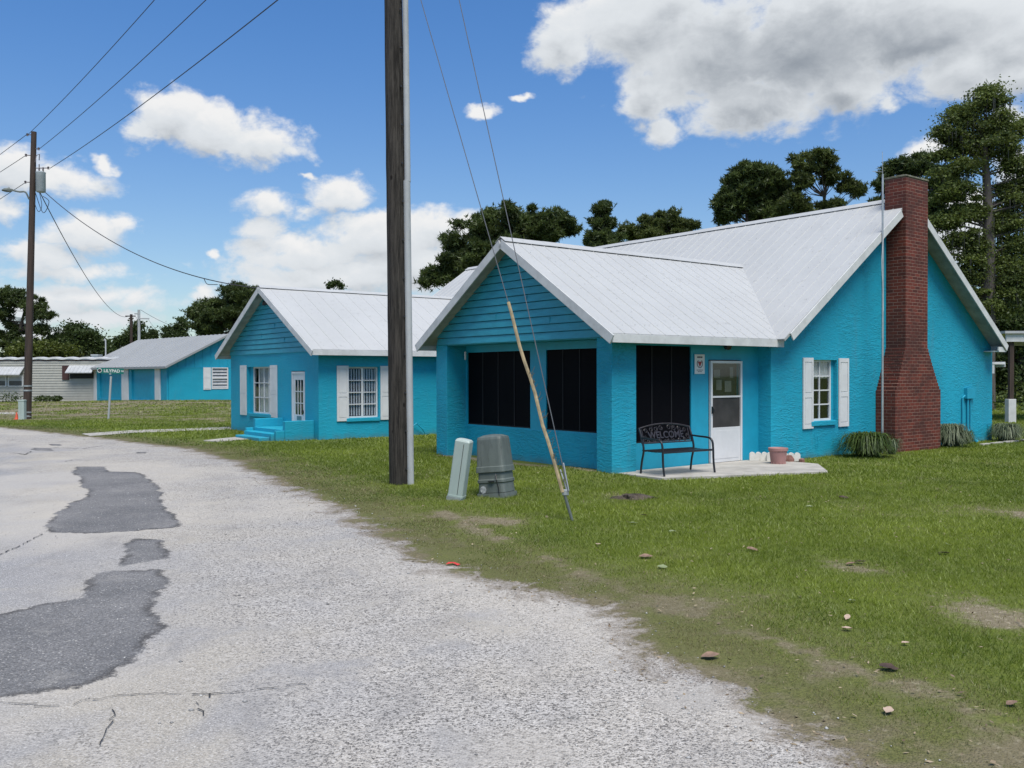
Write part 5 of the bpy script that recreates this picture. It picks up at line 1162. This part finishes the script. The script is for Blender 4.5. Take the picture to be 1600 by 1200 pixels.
for i, (px, py, L, rz, mt, lab) in enumerate([
    (1110, 1030, .17, .2, brn, 'brown curled leaf on the gravel margin'), (1388, 1116, .11, .9, tan, 'pale tan leaf with a point nearest the bottom right'),
    (1324, 987, .10, -.4, tan, 'rounded tan leaf, lower of the close pair'), (1324, 969, .09, .9, tan, 'smaller tan leaf, upper of the close pair'), (1388, 1049, .16, -.2, drk, 'large dark maroon leaf by the bare soil'),
    (1330, 885, .13, .1, brn, 'crumpled brown leaf on the sandy patch'), (1345, 882, .14, -.1, drk, 'dark thin leaf touching the crumpled brown one'), (1475, 867, .16, 0, drk, 'dark curled leaf at the right side of the lawn'), (1175, 862, .17, .1, brn, 'wide brown leaf in the middle of the lawn'),
    (1010, 873, .20, .1, brn, 'long brown leaf right of the guy anchor'), (1035, 889, .13, -.3, grn, 'grey-green leaf just below the long brown one'), (1331, 943, .09, .2, grn, 'small bluish green leaf above the tan pair'), (935, 853, .12, 1.2, tan, 'forked pale leaf below the guy anchor'),
    (1319, 780, .22, 0, drk, 'dark leaf lump far out on the lawn'), (1265, 794, .14, .1, grn, 'pale leaf left of the dark lump'), (1006, 808, .15, .5, tan, 'tan leaf above the long brown leaf'), (990, 820, .14, .1, grn, 'dull leaf left of the upper tan leaf'), (1050, 833, .13, -.2, grn, 'thin pale leaf in the lawn centre'),
    (1415, 1010, .07, 0, tan, 'tiny cream leaf right of the tan pair'), (1582, 1105, .10, .3, brn, 'small brown leaf at the right border'), (1480, 853, .08, 1.0, grn, 'light green leaf above the dark curled one')]):
    leaf_obj(px, py, L, rz, lab, mt, .3, i)
mb = MB(); P = [(0, 0), (.06, .02), (.11, -.01), (.13, .03), (.07, .07), (.02, .05)]; mb.prism([(x, y, .02 + .01 * math.sin(40 * x)) for x, y in P], (0, 0, .004)); o = mb.build('plastic_scrap', M['red']); o.location = G(697, 885); tag(o, 'scrap of red plastic at the road edge', 'plastic scrap')
md = MB(); n_ = 24; c = G(990, 780); r2 = np.random.default_rng(4)
for j, (rr, z) in enumerate(((.19, -.01), (.14, .035), (.08, .065), (.02, .075))):
    for i in range(n_): a = i / n_ * 6.283; q = rr * (1 + .25 * r2.normal() * (j < 3)); md.v.append((q * 1.5 * math.cos(a), q * math.sin(a), z + .01 * r2.normal()))
for j in range(3):
    for i in range(n_): a = j * n_ + i; b = j * n_ + (i + 1) % n_; md.f.append((a, b, b + n_, a + n_))
o = md.build('dirt_mound', simple('dark_soil', (.075, .06, .045), 1, var=.5, scale=14, bstr=1, bscale=40, dist=.03), smooth=True); o.location = c; tag(o, 'small dark ant mound in the lawn', None, None, 'structure')

# ------------------------------------------------------------------ grass
def mat_grass():
    m, n, bs = newmat('grass_blades'); out = n.t.nodes['Material Output']
    t = n.attr('tint'); d = n.attr('dry')
    g = n.mix(t, (.052, .098, .010), (.25, .31, .034)); g = n.mix(n.ramp(d, .35, .8), g, n.mix(t, (.12, .10, .045), (.40, .34, .19)))
    df = n.node('ShaderNodeBsdfDiffuse', {'Color': g}); tr = n.node('ShaderNodeBsdfTranslucent', {'Color': g}); gl = n.node('ShaderNodeBsdfGlossy', {'Color': (.7, .75, .7, 1), 'Roughness': .4})
    a = n.node('ShaderNodeMixShader', {0: .35, 1: df, 2: tr}); b = n.node('ShaderNodeMixShader', {0: .03, 1: a, 2: gl}); n.l.new(b.outputs[0], out.inputs[0]); return m
M['grass'] = mat_grass()
def grass_zone(y0, y1, dens, h, w_, lim=1.12, seed=1):
    r_ = np.random.default_rng(seed); hx = y1 * .5614 * lim + 5.0; N = int(dens * 2 * hx * (y1 - y0)); X = r_.uniform(-hx, hx, N); Y = r_.uniform(y0, y1, N)
    k = r_.random(N) < np.clip(1 - (np.abs(X) - Y * .5614 * lim - 1.0) / np.where(X > 0, 3.5, .6), 0, 1); X, Y = X[k], Y[k]
    e = edge_field(X, Y) + (fbm(X, Y, .7, 12, 5) - .5) * 2.2 * (1 + .5 * (Y < 8)); k = e > -.12; X, Y, e = X[k], Y[k], e[k]
    b = bare_field(X, Y); keep = r_.random(len(X)) < np.clip(1.15 - 1.05 * b, .14, 1) * np.clip((e + .15) / .4, 0, 1); X, Y, b = X[keep], Y[keep], b[keep]
    u, v = house_uv(X, Y)
    ins = ((u > -.02) & (u < 4.5) & (v > -.02) & (v < 5.7)) | ((u > 4.3) & (u < 14.1) & (v > -.17) & (v < 17.5)) | ((u > -.02) & (u < 4.5) & (v > 11.5) & (v < 18.1))
    ins |= ((u > 8.2) & (u < 10.4) & (v > -.7) & (v < 0)) | ((u > .15) & (u < 4.4) & (v > -1.05) & (v < .2)) | ((u > .6) & (u < 4.36) & (v > -1.05 - (u - .6) * .4) & (v < 0) & (u < 3.35)) | ((u > 3.3) & (u < 4.4) & (v > -2.1 + (u - 3.3) * .85) & (v < 0)) | ((u > -1.5) & (u < 0) & (v > 11.8) & (v < 14.1))
    ins |= (np.abs(u + 2.0) < .8) & (np.abs(v - 13.4) < .55)
    X, Y, b = X[~ins], Y[~ins], b[~ins]; N = len(X); Z = gz(X, Y)
    big = fbm(X, Y, 1.5, 71, 4); sm = fbm(X, Y, .25, 75, 2); hh = h * (.55 + .75 * r_.random(N)) * (1 - .5 * b) * (.6 + .8 * sm) * (1 - .45 * band_field(X, Y))
    a = r_.uniform(0, 6.283, N); ln = r_.uniform(.2, 1.3, N) * hh; la = r_.uniform(0, 6.283, N); ww = w_ * (.6 + .8 * r_.random(N)) / 2
    p = np.stack([X, Y, Z - .004], 1); s = np.stack([np.cos(a) * ww, np.sin(a) * ww, 0 * a], 1); tip = p + np.stack([np.cos(la) * ln, np.sin(la) * ln, hh], 1)
    V = np.stack([p - s, p + s, tip], 1).reshape(-1, 3)
    bnd = band_field(X, Y); tint = np.clip(-.08 + .95 * big + (.38 + .3 * bnd) * r_.random(N) - .55 * bnd, 0, 1); dry = np.clip(r_.random(N) * .55 + b * .75 - .12 + .3 * (fbm(X, Y, .8, 91, 3) - .5) + .95 * bnd * (fbm(X, Y, .45, 55, 4) - .22), 0, 1)
    return V, np.repeat(tint, 3), np.repeat(dry, 3)
Z_ = [grass_zone(3.6, 6.5, 6500, .036, .0042, 1.1, 1), grass_zone(6.5, 10, 4300, .038, .0056, 1.1, 2), grass_zone(10, 15, 2300, .042, .0080, 1.1, 3), grass_zone(15, 24, 850, .048, .014, 1.08, 4), grass_zone(24, 42, 230, .055, .026, 1.05, 5), grass_zone(42, 66, 75, .075, .055, 1.02, 6)]
V = np.concatenate([z[0] for z in Z_]); o = npmesh('grass', V, np.arange(len(V)).reshape(-1, 3), M['grass'], None, {'tint': np.concatenate([z[1] for z in Z_]), 'dry': np.concatenate([z[2] for z in Z_])})
tag(o, 'short lawn grass thinning out towards the road edge', 'grass', None, 'stuff')
# loose stones
r_ = np.random.default_rng(9); N = 9000; X = r_.uniform(-7, 5, N); Y = r_.uniform(3.8, 15, N); e = edge_field(X, Y); k = (e < .35) & (r_.random(N) < np.exp(-np.abs(e + .5) / 1.1) + .10); X, Y = X[k], Y[k]; N = len(X)
s = np.clip(r_.lognormal(-5.15, .38, N), .003, .016); base = np.array([(1, 0, 0), (-1, 0, 0), (0, 1, 0), (0, -1, 0), (0, 0, .7), (0, 0, -.5)], float); fc = np.array([(0, 2, 4), (2, 1, 4), (1, 3, 4), (3, 0, 4), (2, 0, 5), (1, 2, 5), (3, 1, 5), (0, 3, 5)])
V = (base[None] * (s[:, None, None]) * r_.uniform(.6, 1.3, (N, 6, 1))) + np.stack([X, Y, gz(X, Y) + .006], 1)[:, None]; Fc = (fc[None] + 6 * np.arange(N)[:, None, None]).reshape(-1, 3)
m, n, bs = newmat('loose_stone'); n.set(bs, 'Base Color', n.mix(n.attr('tint'), (.14, .14, .14), (.5, .5, .48))); n.set(bs, 'Roughness', .9)
o = npmesh('loose_stones', V.reshape(-1, 3), Fc, m, None, {'tint': np.repeat(r_.random(N), 6)}); tag(o, 'loose pale stones scattered along the road margin', 'stones', None, 'stuff')

r_ = np.random.default_rng(19); N = 60000; X = r_.uniform(-9, 9, N); Y = r_.uniform(3.8, 17, N); e = edge_field(X, Y); b = bare_field(X, Y)
k = (np.abs(X) < Y * .6 + .3) & (e > -.35) & (r_.random(N) < .06 + .5 * b ** 2); X, Y = X[k], Y[k]; u, v = house_uv(X, Y); k = ~((u > -.1) & (v > -2.2)); X, Y = X[k], Y[k]; N = len(X)
a = r_.uniform(0, 6.283, N); L = r_.uniform(.006, .022, N); W_ = L * r_.uniform(.12, .6, N); z = gz(X, Y) + .007 + .02 * r_.random(N) * (edge_field(X, Y) > .3)
d = np.stack([np.cos(a) * L, np.sin(a) * L, r_.normal(0, .25, N) * L], 1); q = np.stack([-np.sin(a) * W_, np.cos(a) * W_, r_.normal(0, .2, N) * W_], 1); p = np.stack([X, Y, z], 1)
V = np.stack([p - d, p - q, p + d, p + q], 1).reshape(-1, 3); m, n, bs = newmat('leaf_litter'); n.set(bs, 'Base Color', n.mix(n.attr('tint'), (.07, .045, .025), (.36, .29, .19))); n.set(bs, 'Roughness', .9)
o = npmesh('leaf_litter', V, np.arange(4 * N).reshape(N, 4), m, None, {'tint': np.repeat(r_.random(N), 4)}); tag(o, 'bits of dry leaf and straw strewn over the thin grass', 'leaf litter', None, 'stuff')

# ------------------------------------------------------------------ sky, clouds and sun
SUN_EL, SUN_AZ = R(63), R(162)            # azimuth from +Y towards +X: high, behind the camera to the right
world = bpy.data.worlds.new('World'); S.world = world; world.use_nodes = True; wt = NT(world.node_tree)
for nd in list(world.node_tree.nodes): world.node_tree.nodes.remove(nd)
def azel(px, py):
    d = ray(px, py); return math.atan2(d[0], d[1]), math.atan2(d[2], math.hypot(d[0], d[1]))
CL = [(270, 180, 62, 42), (335, 208, 88, 44), (410, 226, 78, 36), (455, 240, 42, 20), (225, 205, 38, 30),
      (20, 262, 60, 38), (95, 280, 80, 28), (165, 258, 22, 12), (10, 325, 45, 26),
      (130, 365, 80, 34), (75, 398, 80, 32), (195, 352, 40, 20), (110, 425, 120, 18), (130, 462, 165, 26), (60, 482, 110, 26), (150, 498, 110, 14), (60, 520, 90, 18),
      (420, 322, 56, 26), (530, 308, 56, 32), (480, 330, 40, 18), (410, 358, 40, 20),
      (600, 372, 120, 42), (470, 405, 110, 30), (560, 428, 240, 34), (460, 440, 150, 20), (500, 390, 120, 30), (690, 350, 70, 32), (640, 410, 120, 40),
      (334, 396, 13, 11), (318, 456, 26, 16), (748, 174, 24, 11), (812, 155, 18, 8), (480, 275, 12, 6),
      (1000, 40, 150, 70), (1110, 80, 180, 95), (1260, 70, 230, 108), (1430, 40, 220, 95), (1010, 150, 50, 48), (1042, 205, 34, 26), (1180, 165, 130, 48), (1320, 135, 95, 42), (1580, 60, 120, 62), (880, 60, 50, 60), (1390, 158, 30, 20), (1520, 95, 110, 50), (1600, 110, 80, 45),
      (1450, 232, 60, 20), (1580, 182, 40, 22), (1500, 350, 70, 60), (1590, 270, 50, 40)]
grp = bpy.data.node_groups.new('cloud_field', 'ShaderNodeTree')
grp.interface.new_socket('P', in_out='INPUT', socket_type='NodeSocketVector'); grp.interface.new_socket('D', in_out='OUTPUT', socket_type='NodeSocketFloat')
gn = NT(grp); gi = gn.node('NodeGroupInput'); go = gn.node('NodeGroupOutput'); acc = None
for cx, cy, rx, ry in CL:
    a, e = azel(cx, cy); ra = rx / F_PX * math.cos(a) ** 2 * 1.12; re = ry / F_PX * math.cos(a) * 1.12
    q = gn.vmath('MULTIPLY_ADD', gi.outputs[0], (1 / ra, 1 / re, 0), (-a / ra, -e / re, 0)); L = gn.vmath('LENGTH', q)
    # distance in the units of the smaller half-axis so that edges stay equally crisp
    kk = max(.62, min(1.0, re / .03)); L = gn.math('MULTIPLY_ADD', L, -kk, kk)
    acc = L if acc is None else gn.math('MAXIMUM', acc, L)
gn.l.new(acc, go.inputs[0])
tc = wt.node('ShaderNodeTexCoord').outputs['Generated']; dirn = wt.vmath('NORMALIZE', tc)
sx = wt.node('ShaderNodeSeparateXYZ', {0: dirn}); az = wt.math('ARCTAN2', sx.outputs[0], sx.outputs[1]); el = wt.math('ARCSINE', sx.outputs[2])
p = wt.node('ShaderNodeCombineXYZ', {0: az, 1: el, 2: 0.0}).outputs[0]
nd = wt.node('ShaderNodeTexNoise', {'Vector': wt.scale(p, (1, 1.35, 1)), 'Scale': 22.0, 'Detail': 4.0, 'Roughness': .58}); warp = wt.vmath('MULTIPLY', wt.vmath('SUBTRACT', nd.outputs['Color'], (.5, .5, .5)), (.045, .032, 0))
pw = wt.vmath('ADD', p, warp)
def field(vec):
    g = wt.node('ShaderNodeGroup'); g.node_tree = grp; wt.l.new(vec, g.inputs[0]); return g.outputs[0]
fb = wt.noise(wt.scale(p, (1, 1.5, 1)), 16, 7, .62, .3)
fb2 = wt.noise(wt.scale(p, (1, 1.2, 1)), 70, 3, .6)
amp = wt.math('MULTIPLY_ADD', fb2, .34, wt.math('MULTIPLY', wt.math('SUBTRACT', fb, .5), 1.35)); amp = wt.math('SUBTRACT', amp, .17)
f0 = field(pw); d0 = wt.math('ADD', f0, amp)
# generic clouds outside the photographed part of the sky
gen = wt.ramp(wt.noise(wt.scale(dirn, (1, 1, 2.2)), 3.2, 8, .6), .52, .66)
outside = wt.ramp(wt.math('ABSOLUTE', az), .62, .75); up = wt.ramp(el, .5, .62); outside = wt.math('MAXIMUM', outside, up)
alpha = wt.ramp(d0, -.04, .44); alpha = wt.math('MAXIMUM', alpha, wt.math('MULTIPLY', gen, outside))
# light on the clouds: compare with the density a little higher up
f1 = field(wt.vmath('ADD', pw, (.004, .017, 0))); fbu = wt.noise(wt.scale(wt.vmath('ADD', p, (.003, .010, 0)), (1, 1.5, 1)), 16, 7, .62, .3)
grad = wt.math('ADD', wt.math('SUBTRACT', f0, f1), wt.math('MULTIPLY', wt.math('SUBTRACT', fb, fbu), 1.0))
thick = wt.ramp(f0, .35, 1.05)
lum = wt.math('MULTIPLY_ADD', grad, .34, .80); lum = wt.math('SUBTRACT', lum, wt.math('MULTIPLY', thick, .12))
bigc = wt.math('MULTIPLY', wt.ramp(az, .06, .16), wt.ramp(el, .16, .24)); 
greyn = wt.ramp(wt.noise(wt.scale(p, (1, 1.8, 1)), 5.0, 3, .5, .3), .32, .62)
lum = wt.math('SUBTRACT', lum, wt.math('MULTIPLY', wt.math('MULTIPLY', bigc, wt.ramp(d0, .15, .75)), wt.math('MULTIPLY_ADD', greyn, .17, .05)))
lum = wt.math('MINIMUM', wt.math('MAXIMUM', lum, .40), .98)
ccol = wt.mix(wt.ramp(lum, .3, .85), (.285, .325, .38), (.82, .86, .90)); ccol = wt.mix(wt.ramp(lum, .8, 1.0), ccol, (.98, .98, .98))
SKY = .1
world.cycles.sampling_method = 'NONE'
sky = wt.node('ShaderNodeTexSky', sky_type='NISHITA'); sky.sun_disc = False; sky.sun_elevation = SUN_EL; sky.sun_rotation = SUN_AZ; sky.altitude = 0; sky.air_density = 1.0; sky.dust_density = .6; sky.ozone_density = 1.0
CG = .50
cl_ = wt.vmath('SCALE', ccol); wt.node_last = cl_.node; cl_.node.inputs['Scale'].default_value = CG / SKY
skyc = wt.mix(1.0, sky.outputs[0], wt.mix(wt.ramp(el, .0, .42), (.56, .62, .68), (.33, .57, .83)), 'MULTIPLY')
col = wt.mix(wt.math('MULTIPLY', alpha, 1.0), skyc, cl_)
bg = wt.node('ShaderNodeBackground', {'Color': col, 'Strength': SKY}); wo = wt.node('ShaderNodeOutputWorld'); wt.l.new(bg.outputs[0], wo.inputs[0])
sun = bpy.data.objects.new('sun', bpy.data.lights.new('sun', 'SUN')); COL.objects.link(sun); sun.data.energy = 2.7; sun.data.angle = R(34); sun.data.color = (1, .93, .84)
dv = Vector((math.sin(SUN_AZ) * math.cos(SUN_EL), math.cos(SUN_AZ) * math.cos(SUN_EL), math.sin(SUN_EL))); sun.rotation_euler = dv.to_track_quat('Z', 'Y').to_euler()
S.view_settings.view_transform = 'Standard'; S.view_settings.look = 'None'; S.view_settings.exposure = .86; S.view_settings.gamma = 1
S.cycles.max_bounces = 6; S.cycles.transparent_max_bounces = 8
